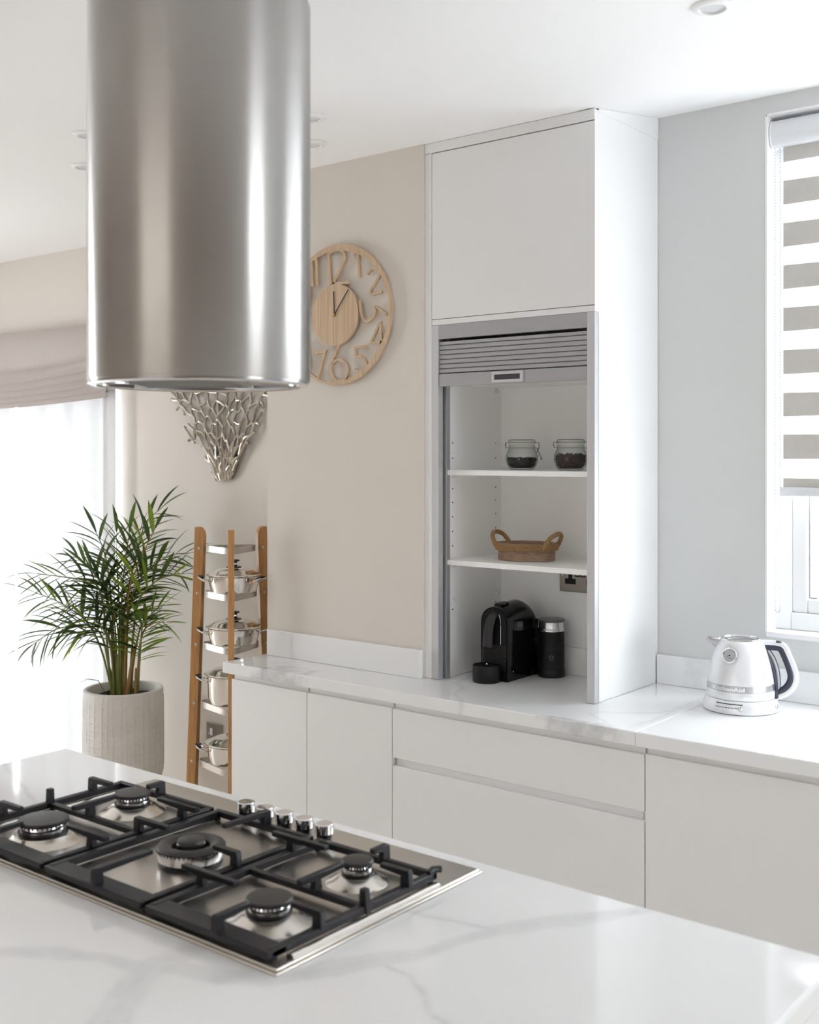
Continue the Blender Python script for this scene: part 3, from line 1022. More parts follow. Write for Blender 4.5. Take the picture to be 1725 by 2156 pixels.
# ------------------------------------------------------------------ wall clock
CX, CY, CZ_ = -2.6252, 2.889, 2.127
ck = thing('wall_clock', (CX, 2.905, CZ_), 'round openwork pale wood clock with cut-out numerals on the beige wall', 'clock')
STROKES = {
 '12a':[[-0.0438,0.2391],[-0.0296,0.1061]],
 '12b':[[-0.0372,0.2103],[-0.024,0.221],[-0.001,0.2241],[0.0202,0.2185],[0.0331,0.205],[0.0357,0.1891],[0.0267,0.172],[-0.0184,0.1087]],
 '12c':[[-0.0184,0.1085],[0.0541,0.1067]],
 '1a':[[0.0717,0.2015],[0.0924,0.2069],[0.0965,0.1945],[0.1019,0.1196]],
 '2a':[[0.1358,0.1262],[0.1474,0.1381],[0.1645,0.1423],[0.1815,0.1346],[0.1876,0.1187],[0.183,0.1074],[0.1489,0.0611],[0.1999,0.0608]],
 '3a':[[0.2212,-0.0166],[0.1728,0.0142],[0.1722,-0.0022],[0.1614,-0.0202],[0.1443,-0.0308],[0.1286,-0.0308],[0.1136,-0.0166],[0.1066,0.0077],[0.1035,0.027],[0.1019,0.0414]],
 '4a':[[0.1974,-0.1144],[0.1931,-0.0426],[0.1876,-0.0457],[0.1521,-0.1058],[0.2014,-0.1064]],
 '5a':[[0.1286,-0.115],[0.0819,-0.117],[0.0851,-0.1488],[0.1066,-0.1494],[0.1224,-0.1574],[0.1324,-0.1721],[0.1318,-0.1887],[0.1161,-0.1975],[0.0971,-0.199],[0.0774,-0.1914]],
 '6a':[[0.0104,-0.0992],[-0.0125,-0.1406],[-0.0273,-0.169],[-0.0289,-0.1933],[-0.019,-0.2144],[0.0006,-0.2273],[0.0267,-0.2259],[0.0428,-0.211],[0.0499,-0.192],[0.0428,-0.1725],[0.0234,-0.159],[-0.0026,-0.1557],[-0.0223,-0.1668]],
 '7a':[[-0.1108,-0.1275],[-0.0571,-0.1231],[-0.0905,-0.2152]],
 '11a':[[-0.0721,0.224],[-0.121,0.201],[-0.1166,0.1068]],
 '11b':[[-0.1057,0.1969],[-0.0983,0.201],[-0.0922,0.1114]],
 '10a':[[-0.205,0.105],[-0.192,0.112],[-0.178,0.045]],
 '10b':[[-0.150,0.125],[-0.134,0.108],[-0.130,0.078],[-0.142,0.050],[-0.158,0.052],[-0.168,0.082],[-0.164,0.112],[-0.150,0.125]],
 '9a':[[-0.185,-0.060],[-0.150,-0.010],[-0.138,0.020],[-0.155,0.040],[-0.185,0.040],[-0.205,0.020],[-0.198,-0.006],[-0.170,-0.014],[-0.148,0.0]],
 '8a':[[-0.165,-0.130],[-0.185,-0.118],[-0.182,-0.095],[-0.160,-0.085],[-0.142,-0.098],[-0.146,-0.120],[-0.165,-0.130],[-0.185,-0.145],[-0.182,-0.172],[-0.158,-0.182],[-0.136,-0.165],[-0.142,-0.142],[-0.165,-0.130]],
}
y0, y1 = -.020, -.011
nums = {}
for k, v in STROKES.items():
    n = ''.join(c for c in k if c.isdigit())
    nums.setdefault(n, MB()).ribbon([(p.x, p.y) for p in smooth_path([(a, b, 0) for a, b in v], 4)] if len(v) > 6 and n not in '45' else v, .0088 if n != '12' else .0100, y0, y1)
for n, b in nums.items():
    b.build('numeral', M['clock'], ck, world=False)
mb = MB()
N = 96
ring = []
for k in range(N):
    a = 2 * PI * k / N
    ri = .2285 + .004 * math.sin(a * 3 + 1) - .006 * max(0, math.sin(a)) ** 2
    ro = .2425
    ring.append([mb.bm.verts.new((rr * math.cos(a), yy, rr * math.sin(a))) for rr, yy in ((ri, y0 - .0005), (ro, y0 - .0005), (ro, y1), (ri, y1))])
for k in range(N):
    for q in range(4):
        mb.bm.faces.new((ring[k][q], ring[k][(q + 1) % 4], ring[(k + 1) % N][(q + 1) % 4], ring[(k + 1) % N][q]))
mb.build('outer_ring', M['clock'], ck, world=False)
rx = Matrix.Rotation(PI / 2, 4, 'X')
MB().lathe([(0, .0095), (.106, .0095), (.1065, .0105), (.1065, .0205), (0, .0208)], n=72, mtx=Matrix.Translation((-.0095, 0, 0)) @ rx).build('centre_disc', M['clock'], ck, world=False)
MB().lathe([(0, .0), (.035, 0), (.035, .010), (0, .010)], n=24, mtx=rx).build('movement_box', M['black_matt'], ck, world=False)
MB().ribbon([(-.0088, -.006), (-.0125, .0814)], .0042, -.0235, -.0228).build('hour_hand', M['black'], ck, world=False)
MB().ribbon([(-.0130, -.005), (.0557, .0813)], .0036, -.0248, -.0241).build('minute_hand', M['black'], ck, world=False)
MB().lathe([(0, .020), (.0050, .020), (.0050, .025), (0, .0262)], n=16, mtx=Matrix.Translation((-.0092, 0, 0)) @ rx).build('hub', M['brass'], ck, world=False)

# ------------------------------------------------------------------ coral wall sculpture
BX, BZ = -3.666, 1.538
cs = []
rnd = random.Random(11)
fan = lambda z: 0.13 + 2.25 * z if z < .42 else 1.075 + 0.5 * (z - .42)
seeds = []
sx, sz = .066, .050
nz = 15
for j in range(-1, nz + 1):
    for i in range(-8, 9):
        if rnd.random() < .05:
            continue
        seeds.append(Vector((i * sx + (sx / 2 if j % 2 else 0) + rnd.uniform(-.42, .42) * sx, j * sz + .015 + rnd.uniform(-.42, .42) * sz)))
res = delaunay_2d_cdt([Vector((s.x, s.y * .8)) for s in seeds], [], [], 0, 0.0001)
vv, ee, ff = res[0], res[1], res[2]


def cc(f):
    a, b, c = (vv[i] for i in f)
    d = 2 * (a.x * (b.y - c.y) + b.x * (c.y - a.y) + c.x * (a.y - b.y))
    if abs(d) < 1e-9:
        return None
    ux = ((a.x ** 2 + a.y ** 2) * (b.y - c.y) + (b.x ** 2 + b.y ** 2) * (c.y - a.y) + (c.x ** 2 + c.y ** 2) * (a.y - b.y)) / d
    uy = ((a.x ** 2 + a.y ** 2) * (c.x - b.x) + (b.x ** 2 + b.y ** 2) * (a.x - c.x) + (c.x ** 2 + c.y ** 2) * (b.x - a.x)) / d
    return Vector((ux, uy / .8))


cen = [cc(f) for f in ff]
own = {}
for fi, f in enumerate(ff):
    for k in range(3):
        own.setdefault(tuple(sorted((f[k], f[(k + 1) % 3]))), []).append(fi)
def edge_x(z):
    return .330 * (1 + .13 * math.sin(z * 37 + 1)) if z < .5 else max(.1, .345 - (z - .5) * .9)
mb = MB()
for e, fs in own.items():
    if len(fs) != 2 or cen[fs[0]] is None or cen[fs[1]] is None:
        continue
    a, b = cen[fs[0]], cen[fs[1]]
    if a.y < .015 and b.y < .015 or max(a.y, b.y) > .78 or (a - b).length > .12:
        continue
    ina, inb = abs(a.x) < edge_x(a.y), abs(b.x) < edge_x(b.y)
    if not (ina or inb):
        continue
    if not (ina and inb):
        i_, o_ = (a, b) if ina else (b, a)
        a, b = i_, i_ + (o_ - i_) * min(1, .045 / max(.01, (o_ - i_).length))
    mid = (a + b) / 2 + Vector((rnd.uniform(-.1, .1) * (a - b).length, 0))
    pts = []
    for q in (a, a * .6 + mid * .4, mid, mid * .4 + b * .6, b):
        f = fan(q.y)
        wv = .010 * noise.noise(Vector((q.x * 22, q.y * 22, 3)))
        wz = .012 * noise.noise(Vector((q.x * 22, q.y * 22, 8)))
        pts.append((BX + q.x * f + wv, 3.303 - .006 * math.sin(q.y * 9) - .004 * (q.x * 3) ** 2 + .5 * wv, BZ + max(0, q.y + wz)))
    rr = rnd.uniform(.0058, .0074) if a.y > .1 else .0076
    mb.tube(pts, [rr * 1.1, rr * .92, rr * .9, rr * .92, rr * 1.1], 8)
    for q in (pts[0], pts[-1]):
        mb.ball(q, rr * 1.12, 1)
for k in range(6):
    x = -.038 + k * .0152
    mb.tube([(BX + x * 1.15, 3.304, BZ), (BX + x, 3.303, BZ + .03), (BX + x * 1.2, 3.303, BZ + .075), (BX + x * (1.6 + .2 * (k % 2)), 3.303, BZ + .13)], [.0105, .0085, .0075, .006], 8)
o = mb.build('coral_sculpture', M['nickel'], loc=(BX, 3.305, BZ))
tag(o, 'silver nickel coral branch wall sculpture hanging behind the pan stand and palm', 'sculpture')

# ------------------------------------------------------------------ sheers and roman blind at the patio door
def sheer(label, x0, x1, z0, z1, y, amp, seed, m='sheer', name='sheer_curtain', group='white sheers at the patio door'):
    rr = random.Random(seed)
    mb = MB()
    n = 150
    ph = rr.uniform(0, 6)
    rows = []
    for j, z in enumerate((z0, z0 + .05, z0 + .5, (z0 + z1) / 2, z1)):
        row = []
        for i in range(n + 1):
            x = x0 + (x1 - x0) * i / n
            a = amp * (0.65 + .35 * (1 - j / 4))
            yy = y + a * math.sin(x * 24 + ph + 1.5 * math.sin(x * 7 + ph)) + .3 * a * math.sin(x * 57 + z * .8)
            row.append(mb.bm.verts.new((x, yy, z)))
        rows.append(row)
    for a, b in zip(rows, rows[1:]):
        for i in range(n):
            mb.bm.faces.new((a[i], a[i + 1], b[i + 1], b[i]))
    o = mb.build(name, M[m], smooth=False, loc=((x0 + x1) / 2, y, z0))
    for p in o.data.polygons:
        p.use_smooth = True
    # hem
    return tag(o, label, 'curtain', group)


sheer('white sheer curtain panel behind the palm', -5.20, -4.43, .03, 2.05, 3.284, .013, 3)
sheer('white sheer curtain panel at the far left, beyond the palm', -6.3, -5.23, .09, 2.05, 3.284, .013, 5)
sheer('narrow white sheer edge strip hanging next to the beige wall', -4.455, -4.352, .03, 2.02, 3.264, .006, 9)

sheer('added beige linen curtain, out of view, toning down the added front opening', -2.35, -0.25, .02, 2.2, YF + .05, .02, 12, 'drape', 'added_curtain', 'added curtains')  # unseen cloth, added to soften the front light and its hood reflection

rb = thing('roman_blind', (-5.3, 3.25, 2.26), 'taupe linen roman blind gathered in folds above the sheers', 'blind')


def fold(name, ztop, zbot, yt, yb, sag0, sag1, bulge=.0):
    mb = MB()
    n, m = 60, 8
    X0, X1 = -6.35, -4.352
    G = []
    for i in range(n + 1):
        x = X0 + (X1 - X0) * i / n
        # hangs lower towards the middle, lifted at the corner
        e = 1 - min(1, max(0, (X1 - x) / .95))
        lift0, lift1 = sag0 * (e ** 2.0), sag1 * (e ** 1.6)
        col = []
        for j in range(m + 1):
            t = j / m
            z = (ztop + lift0) * (1 - t) + (zbot + lift1) * t
            yy = yt * (1 - t) + yb * t - bulge * math.sin(t * PI)
            col.append(mb.bm.verts.new((x, yy, z)))
        # return of the fold
        col.append(mb.bm.verts.new((x, yb + .004, zbot + lift1 - .004)))
        col.append(mb.bm.verts.new((x, yb + .018, zbot + lift1 + .002)))
        G.append(col)
    for i in range(n):
        for j in range(len(G[0]) - 1):
            mb.bm.faces.new((G[i][j], G[i][j + 1], G[i + 1][j + 1], G[i + 1][j]))
    return mb.build(name, M['blind'], rb, angle=80)


box('headrail', M['blind'], -6.35, -4.352, 3.270, 3.318, 2.225, 2.262, rb, .003)
fold('fabric_panel', 2.262, 2.055, 3.262, 3.235, 0, .055, .004)
fold('fabric_fold', 2.080, 2.000, 3.250, 3.224, .045, .060, .010)
fold('fabric_fold', 2.030, 1.962, 3.246, 3.218, .050, .058, .010)
fold('fabric_fold', 1.992, 1.930, 3.242, 3.212, .050, .050, .011)
fold('fabric_fold', 1.955, 1.900, 3.236, 3.206, .045, .040, .013)
fold('fabric_fold', 1.920, 1.882, 3.226, 3.206, .040, .032, .014)

# ------------------------------------------------------------------ zebra blind at the kitchen window
zb = thing('zebra_blind', (-0.47, 3.355, 2.58), 'white day and night roller blind with grey stripes in the kitchen window', 'blind')
pr = []
for k in range(13):
    a = PI * .5 + PI * k / 12
    pr.append((3.352 + .022 * math.cos(a), 2.611 + .040 * math.sin(a)))
pr += [(3.386, 2.571), (3.386, 2.651)]
MB().prism(pr, 'x', -1.276, -.09).build('cassette', M['cassette'], zb, angle=40)
MB().prism([(3.352 + (p[0] - 3.352) * 1.05 + 0, 2.611 + (p[1] - 2.611) * 1.03) for p in pr], 'x', -1.279, -1.274).build('end_cap', M['white_gloss'], zb)
bz = [2.575, 2.527, 2.470, 2.399, 2.343, 2.272, 2.216, 2.145, 2.088, 2.018, 1.961, 1.889, 1.832, 1.762, 1.707, 1.634, 1.576, 1.549]
FBX0, FBX1 = -1.2485, -.11
for k in range(len(bz) - 1):
    dk = (k % 2 == 0)
    MB().box(FBX0, FBX1, 3.364, 3.3652, bz[k + 1], bz[k]).build('dark_band' if dk else 'sheer_band', M['zebra_dark'] if dk else M['zebra_sheer'], zb)
mb = MB().prism([(3.358, 1.549), (3.371, 1.549), (3.374, 1.536), (3.371, 1.523), (3.358, 1.523), (3.355, 1.536)], 'x', FBX0 - .008, FBX1)
mb.build('bottom_rail', M['cassette'], zb)
mb = MB()
for (x, y) in ((-1.2690, 3.352), (-1.2565, 3.360)):
    for k in range(155):
        z = 2.575 - k * .009
        mb.bm.verts.ensure_lookup_table()
        mb.lathe([(0, -.0022), (.0021, -.001), (.0021, .001), (0, .0022)], (x, y, z), 5)
    mb.tube([(x, y, 2.58), (x, y, 1.18)], .0006, 4)
mb.tube([(-1.2690, 3.352, 1.182), (-1.266, 3.354, 1.172), (-1.2600, 3.358, 1.172), (-1.2565, 3.360, 1.182)], .0018, 6)
mb.build('bead_chain', M['bead'], zb)

# ------------------------------------------------------------------ pan stand and saucepans
PSX, PSY = -3.178, 2.903
A0 = math.atan2(-.673, .739)
ps = thing('pan_stand', (PSX, PSY, 0), 'tall three legged bamboo pan stand with steel bands beside the palm', 'pan stand')


def rho(z):
    return .126 + (1.37 - z) * .038


ring_z = [1.292, 1.120, .926, .704, .483, .260]
for q in range(3):
    a = A0 + q * 2 * PI / 3
    m = Matrix.Translation((PSX, PSY, 0)) @ Matrix.Rotation(a, 4, 'Z')
    w0, w1 = -.014, .026
    top = 1.372
    pts = [(rho(0) + w0, 0), (rho(0) + w1, 0), (rho(top) + w1, top - .003), (rho(top) + w1 - .003, top)]
    # rounded inner shoulder at the top
    for k in range(7):
        t = PI / 2 - k / 6 * PI / 2
        pts.append((rho(top) + w0 + .026 * (1 - math.cos(t)) - .0 + 0, top - .034 + .034 * math.sin(t)))
    mb = MB()
    mb.prism(pts, 'y', -.0115, .0115)
    for v in mb.bm.verts:
        v.co = m @ v.co
    lg = mb.build('leg', M['bamboo'], ps, bevel=.0025)
    for z in ring_z:
        for s in (-1, 1):
            mm = m @ Matrix.Translation((rho(z) + .002, s * .0115, z)) @ Matrix.Rotation(-s * PI / 2, 4, 'X')
            MB().lathe([(.0058, 0), (.0058, .0012), (.0045, .002), (.0025, .002), (.0022, .0008), (0, .0006)], n=14, mtx=mm).build('screw', M['band'], lg)
for z in ring_z:
    pts = []
    R0 = rho(z)
    for q in range(3):
        a = A0 + q * 2 * PI / 3
        b = a + 2 * PI / 3
        # tight bend round the inside of each leg, straight run to the next
        for t in (-.16, -.08, 0, .08, .16):
            rr = (R0 - .028) * (1 - abs(t) * .35)
            pts.append((PSX + rr * math.cos(a + t), PSY + rr * math.sin(a + t)))
        P0 = Vector(((R0 - .028) * .944 * math.cos(a + .16), (R0 - .028) * .944 * math.sin(a + .16)))
        P1 = Vector(((R0 - .028) * .944 * math.cos(b - .16), (R0 - .028) * .944 * math.sin(b - .16)))
        for t in (.25, .5, .75):
            p = P0.lerp(P1, t)
            p *= 1 + .02 * math.sin(t * PI)
            pts.append((PSX + p.x, PSY + p.y))
    mb = MB()
    n = len(pts)
    c = Vector((PSX, PSY))
    R = []
    for p in pts:
        p = Vector(p)
        d = (p - c).normalized()
        R.append([mb.bm.verts.new((*(p + d * o_), z + h)) for o_, h in ((0, -.0115), (.002, -.0115), (.002, .0115), (0, .0115))])
    for i in range(n):
        for k in range(4):
            mb.bm.faces.new((R[i][k], R[i][(k + 1) % 4], R[(i + 1) % n][(k + 1) % 4], R[(i + 1) % n][k]))
    mb.build('steel_band', M['band'], ps, angle=50)


def saucepan(z, rr, h, label, knob=True, black_handle=False, ang=(62, 195)):
    t = thing('saucepan', (PSX + .007, PSY + .008, z), label, 'saucepan', 0, 'lidded steel pans on the pan stand')
    MB().lathe([(0, 0), (rr * .80, 0), (rr * .86, .003), (rr * .88, .010), (rr * .885, .0115), (rr * .885, .014), (rr * .93, .026), (rr * .95, h - .004), (rr * 1.0, h), (rr * .985, h + .002)], n=56).build('body', M['pan'], t, world=False, angle=30)
    ld = MB().lathe([(rr * 1.02, h + .001), (rr * 1.05, h + .004), (rr * 1.03, h + .006), (rr * .93, h + .008), (rr * .75, h + .019), (rr * .5, h + .027), (rr * .2, h + .031), (0, h + .0315)], n=56).build('lid', M['pan'], t, world=False, angle=30)
    zt_ = h + .031
    MB().lathe([(.030, -.003), (.028, .002), (.014, .005), (.0105, .010)], (0, 0, zt_), 28).build('knob_base', M['black_gloss'], ld, world=False)
    kb = MB().lathe([(.0105, .0085), (.0135, .0095), (.0135, .015), (.0105, .016)], (0, 0, zt_), 28).build('knob_collar', M['chrome'], ld, world=False)
    MB().lathe([(.0105, .016), (.013, .019), (.0215, .022), (.0225, .026), (.018, .0275)], (0, 0, zt_), 28).build('knob', M['black_gloss'], ld, world=False)
    MB().lathe([(.018, .0275), (.010, .0288), (0, .029)], (0, 0, zt_), 28).build('knob_top', M['green'], ld, world=False)
    for i, ad in enumerate(ang):
        a = A0 + math.radians(ad)
        m = Matrix.Rotation(a, 4, 'Z')
        zz = h - .018
        pts = [m @ Vector(p) for p in smooth_path([(rr * .93, -.034, zz - .004), (rr * 1.10, -.033, zz + .001), (rr * 1.27, -.020, zz + .010), (rr * 1.33, 0, zz + .012), (rr * 1.27, .020, zz + .010), (rr * 1.10, .033, zz + .001), (rr * .93, .034, zz - .004)], 4)]
        hn = MB().tube(pts, .0060, 8, flat=(1.0, .55)).build('handle', M['pan'], t, world=False)
        if black_handle or i:
            pts2 = [m @ Vector(p) for p in smooth_path([(rr * 1.18, -.024, zz + .013), (rr * 1.30, -.010, zz + .0175), (rr * 1.315, 0, zz + .018), (rr * 1.30, .010, zz + .0175), (rr * 1.18, .024, zz + .013)], 4)]
            MB().tube(pts2, .0062, 8, flat=(1.0, .55)).build('handle_grip', M['black_gloss'], hn, world=False)
        if black_handle and i == 0:
            p = m @ Vector((rr * 1.02, -.034, zz))
            MB().box(p.x - .004, p.x + .004, p.y - .004, p.y + .004, p.z - .008, p.z + .008).build('handle_rivet', M['orange'], hn, world=False)
    return t


saucepan(1.120 + .0118, .098, .062, 'topmost lidded steel pan on the pan stand, with a black grip', black_handle=True, ang=(56, 272))
saucepan(.926 + .0118, .100, .062, 'second lidded steel pan from the top of the pan stand', ang=(62, 272))
saucepan(.704 + .0118, .104, .108, 'deep lidded steel pot on the pan stand at worktop height', ang=(56, 272))
saucepan(.483 + .0118, .104, .070, 'lidded steel pan on the stand in front of the wall switch', ang=(66, 272))
saucepan(.260 + .0118, .100, .060, 'lowest steel pan on the stand, just above the island edge', ang=(60, 272))

sk = thing('wall_switch', (-3.735, YW, .44), 'square satin nickel switch plate low on the beige wall behind the pan stand', 'socket')
box('plate', M['plate'], -3.785, -3.683, 3.3125, 3.3198, .385, .478, sk, .002)
box('rocker', M['white_gloss'], -3.758, -3.742, 3.309, 3.3125, .425, .455, sk, .001)
for x in (-3.770, -3.698):
    MB().lathe([(0, 0), (.004, 0), (.004, .001), (0, .0015)], n=12, mtx=Matrix.Translation((x, 3.3125, .432)) @ rx).build('screw', M['chrome'], sk)

# ------------------------------------------------------------------ potted palm
PP = Vector((-3.9929, 3.03, .6312))
pl = thing('potted_palm', (PP.x, PP.y, 0), 'green areca palm in a pale grey grid-patterned planter by the sheers', 'plant')
r0 = .167
ztop, zbase = .643, .215
vl = [0.0]
rr = random.Random(3)
while vl[-1] < 2 * PI - .1:
    vl.append(vl[-1] + rr.choice((.15, .19, .23, .12)))
hl = [ztop - .05]
while hl[-1] > zbase + .03:
    hl.append(hl[-1] - rr.choice((.026, .031, .036)))
NA, NZ = 300, 110
mb = MB()
def pot_r(t):
    z = t * (ztop - zbase)
    if z < .09:
        return r0 - .085 * (1 - math.sqrt(max(0, 1 - ((.09 - z) / .09) ** 2)))
    return r0 + .002 * math.sin(t * PI)
grid = []
for j in range(NZ + 1):
    t = j / NZ
    z = zbase + t * (ztop - zbase)
    rw = []
    for i in range(NA):
        a = 2 * PI * i / NA
        aw = a + .015 * noise.noise(Vector((a * 2, z * 12, 0)))
        zw = z + .004 * noise.noise(Vector((math.cos(a) * 4, math.sin(a) * 4, z * 9)))
        dv = min(min(abs(aw - q), 2 * PI - abs(aw - q)) for q in vl) * r0
        dh = min(abs(zw - q) for q in hl)
        ridge = max(math.exp(-(dv / .0028) ** 2), math.exp(-(dh / .0028) ** 2)) * .0024
        if t > .93 or t < .1:
            ridge *= 0.15
        R_ = pot_r(t) + ridge
        rw.append(mb.bm.verts.new((PP.x + R_ * math.cos(a), PP.y + R_ * math.sin(a), z)))
    grid.append(rw)
for j in range(NZ):
    for i in range(NA):
        i2 = (i + 1) % NA
        mb.bm.faces.new((grid[j][i], grid[j][i2], grid[j + 1][i2], grid[j + 1][i]))
prev = grid[-1]
for (q, z) in ((r0 - .004, ztop + .003), (r0 - .016, ztop + .003), (r0 - .019, ztop), (r0 - .020, ztop - .06)):
    nw = [mb.bm.verts.new((PP.x + q * math.cos(2 * PI * i / NA), PP.y + q * math.sin(2 * PI * i / NA), z)) for i in range(NA)]
    for i in range(NA):
        i2 = (i + 1) % NA
        mb.bm.faces.new((prev[i], prev[i2], nw[i2], nw[i]))
    prev = nw
mb.bm.faces.new(list(reversed(grid[0])))
pot = mb.build('planter', M['concrete'], pl, angle=50)
mb = MB()
for k in range(4):
    a = PI / 4 + k * PI / 2
    mb.tube([(PP.x + .10 * math.cos(a), PP.y + .10 * math.sin(a), zbase + .02), (PP.x + .13 * math.cos(a), PP.y + .13 * math.sin(a), 0)], [.014, .010], 12)
mb.build('planter_feet', M['bamboo'], pl)
mb = MB()
ps_ = []
for j in range(14):
    q = (r0 - .0205) * j / 13
    row = []
    for i in range(48):
        a = 2 * PI * i / 48
        x, y = q * math.cos(a), q * math.sin(a)
        row.append(mb.bm.verts.new((PP.x + x, PP.y + y, ztop - .036 + .010 * noise.noise(Vector((x * 40, y * 40, 1))) + .006 * noise.noise(Vector((x * 130, y * 130, 4))))))
    ps_.append(row)
for j in range(13):
    for i in range(48):
        mb.bm.faces.new((ps_[j][i], ps_[j][(i + 1) % 48], ps_[j + 1][(i + 1) % 48], ps_[j + 1][i]))
mb.build('soil', M['soil'], pl, kind='stuff')

PALM = [[[-0.026,-0.021,0.032],[-0.073,-0.058,0.171],[-0.119,-0.095,0.29],[-0.174,-0.139,0.349],[-0.228,-0.182,0.389],[-0.298,-0.238,0.424]],[[-0.026,-0.021,0.032],[-0.063,-0.065,0.237],[-0.122,-0.128,0.279],[-0.181,-0.191,0.276],[-0.217,-0.235,0.248],[-0.248,-0.275,0.211]],[[-0.015,-0.012,0.032],[-0.057,-0.028,0.447],[-0.087,-0.036,0.595],[-0.126,-0.049,0.679]],[[-0.03,-0.024,0.032],[-0.052,-0.073,0.402],[-0.081,-0.129,0.474],[-0.132,-0.202,0.497],[-0.202,-0.289,0.514]],[[-0.019,-0.015,0.032],[-0.066,-0.027,0.347],[-0.126,-0.049,0.494],[-0.194,-0.078,0.557],[-0.242,-0.091,0.57]],[[-0.003,-0.002,0.022],[-0.001,0.008,0.348],[0.035,0.047,0.596],[0.056,0.074,0.72],[0.105,0.122,0.785]],[[0.005,0.004,0.022],[0.03,0.008,0.351],[0.091,0.041,0.501],[0.178,0.094,0.581],[0.261,0.144,0.597]],[[0.012,0.01,0.022],[0.068,0.016,0.354],[0.146,0.04,0.466],[0.231,0.069,0.508],[0.3,0.086,0.516]],[[-0.011,-0.009,0.022],[-0.028,-0.001,0.347],[-0.05,0.003,0.545],[-0.064,0.012,0.678]],[[0.001,0.001,0.022],[0.038,-0.004,0.402],[0.095,0.007,0.553],[0.17,0.033,0.702]],[[0.012,0.01,0.022],[0.062,0.033,0.252],[0.111,0.055,0.328],[0.168,0.083,0.38]],[[0.032,0.025,0.022],[0.054,0.051,0.224],[0.087,0.087,0.288],[0.125,0.125,0.292]],[[0.036,0.029,0.022],[0.084,0.025,0.201],[0.119,0.01,0.3],[0.163,0.002,0.324]],[[-0.022,-0.018,0.027],[-0.021,-0.055,0.206],[-0.042,-0.11,0.309],[-0.058,-0.162,0.333],[-0.078,-0.216,0.356]],[[-0.015,-0.012,0.027],[-0.03,-0.024,0.3],[-0.065,-0.052,0.449],[-0.119,-0.095,0.528]],[[-0.007,-0.006,0.022],[-0.025,0.014,0.296],[-0.019,0.053,0.468],[-0.008,0.096,0.676]],[[-0.026,-0.021,0.032],[-0.038,-0.036,0.201],[-0.064,-0.064,0.252],[-0.107,-0.104,0.262],[-0.18,-0.169,0.243]],[[-0.003,-0.002,0.022],[-0.008,0.013,0.248],[0.007,0.044,0.395],[0.054,0.101,0.519],[0.12,0.173,0.542]],[[-0.011,-0.009,0.022],[-0.006,-0.024,0.253],[-0.017,-0.052,0.354],[-0.066,-0.11,0.395],[-0.114,-0.168,0.407]],[[-0.007,-0.006,0.022],[0.001,-0.012,0.351],[0.021,-0.009,0.55],[0.045,-0.003,0.684]]]


def leaflet_mesh(name, droop, m):
    bm = bmesh.new()
    n = 6
    rows = []
    for k in range(n + 1):
        t = k / n
        w = .058 * (math.sin(min(1, t * 1.15 + .06) * PI) ** .7 if t < .86 else max(0.0, (1 - t) / .14) * .62)
        z = -droop * t ** 2.2
        rows.append([bm.verts.new((t, -w, z + w * .35)), bm.verts.new((t, 0, z)), bm.verts.new((t, w, z + w * .35))])
    for a, b in zip(rows, rows[1:]):
        bm.faces.new((a[0], b[0], b[1], a[1]))
        bm.faces.new((a[1], b[1], b[2], a[2]))
    bmesh.ops.remove_doubles(bm, verts=bm.verts, dist=1e-5)
    me = bpy.data.meshes.new(name)
    bm.to_mesh(me)
    bm.free()
    for p in me.polygons:
        p.use_smooth = True
    me.materials.append(m)
    return me


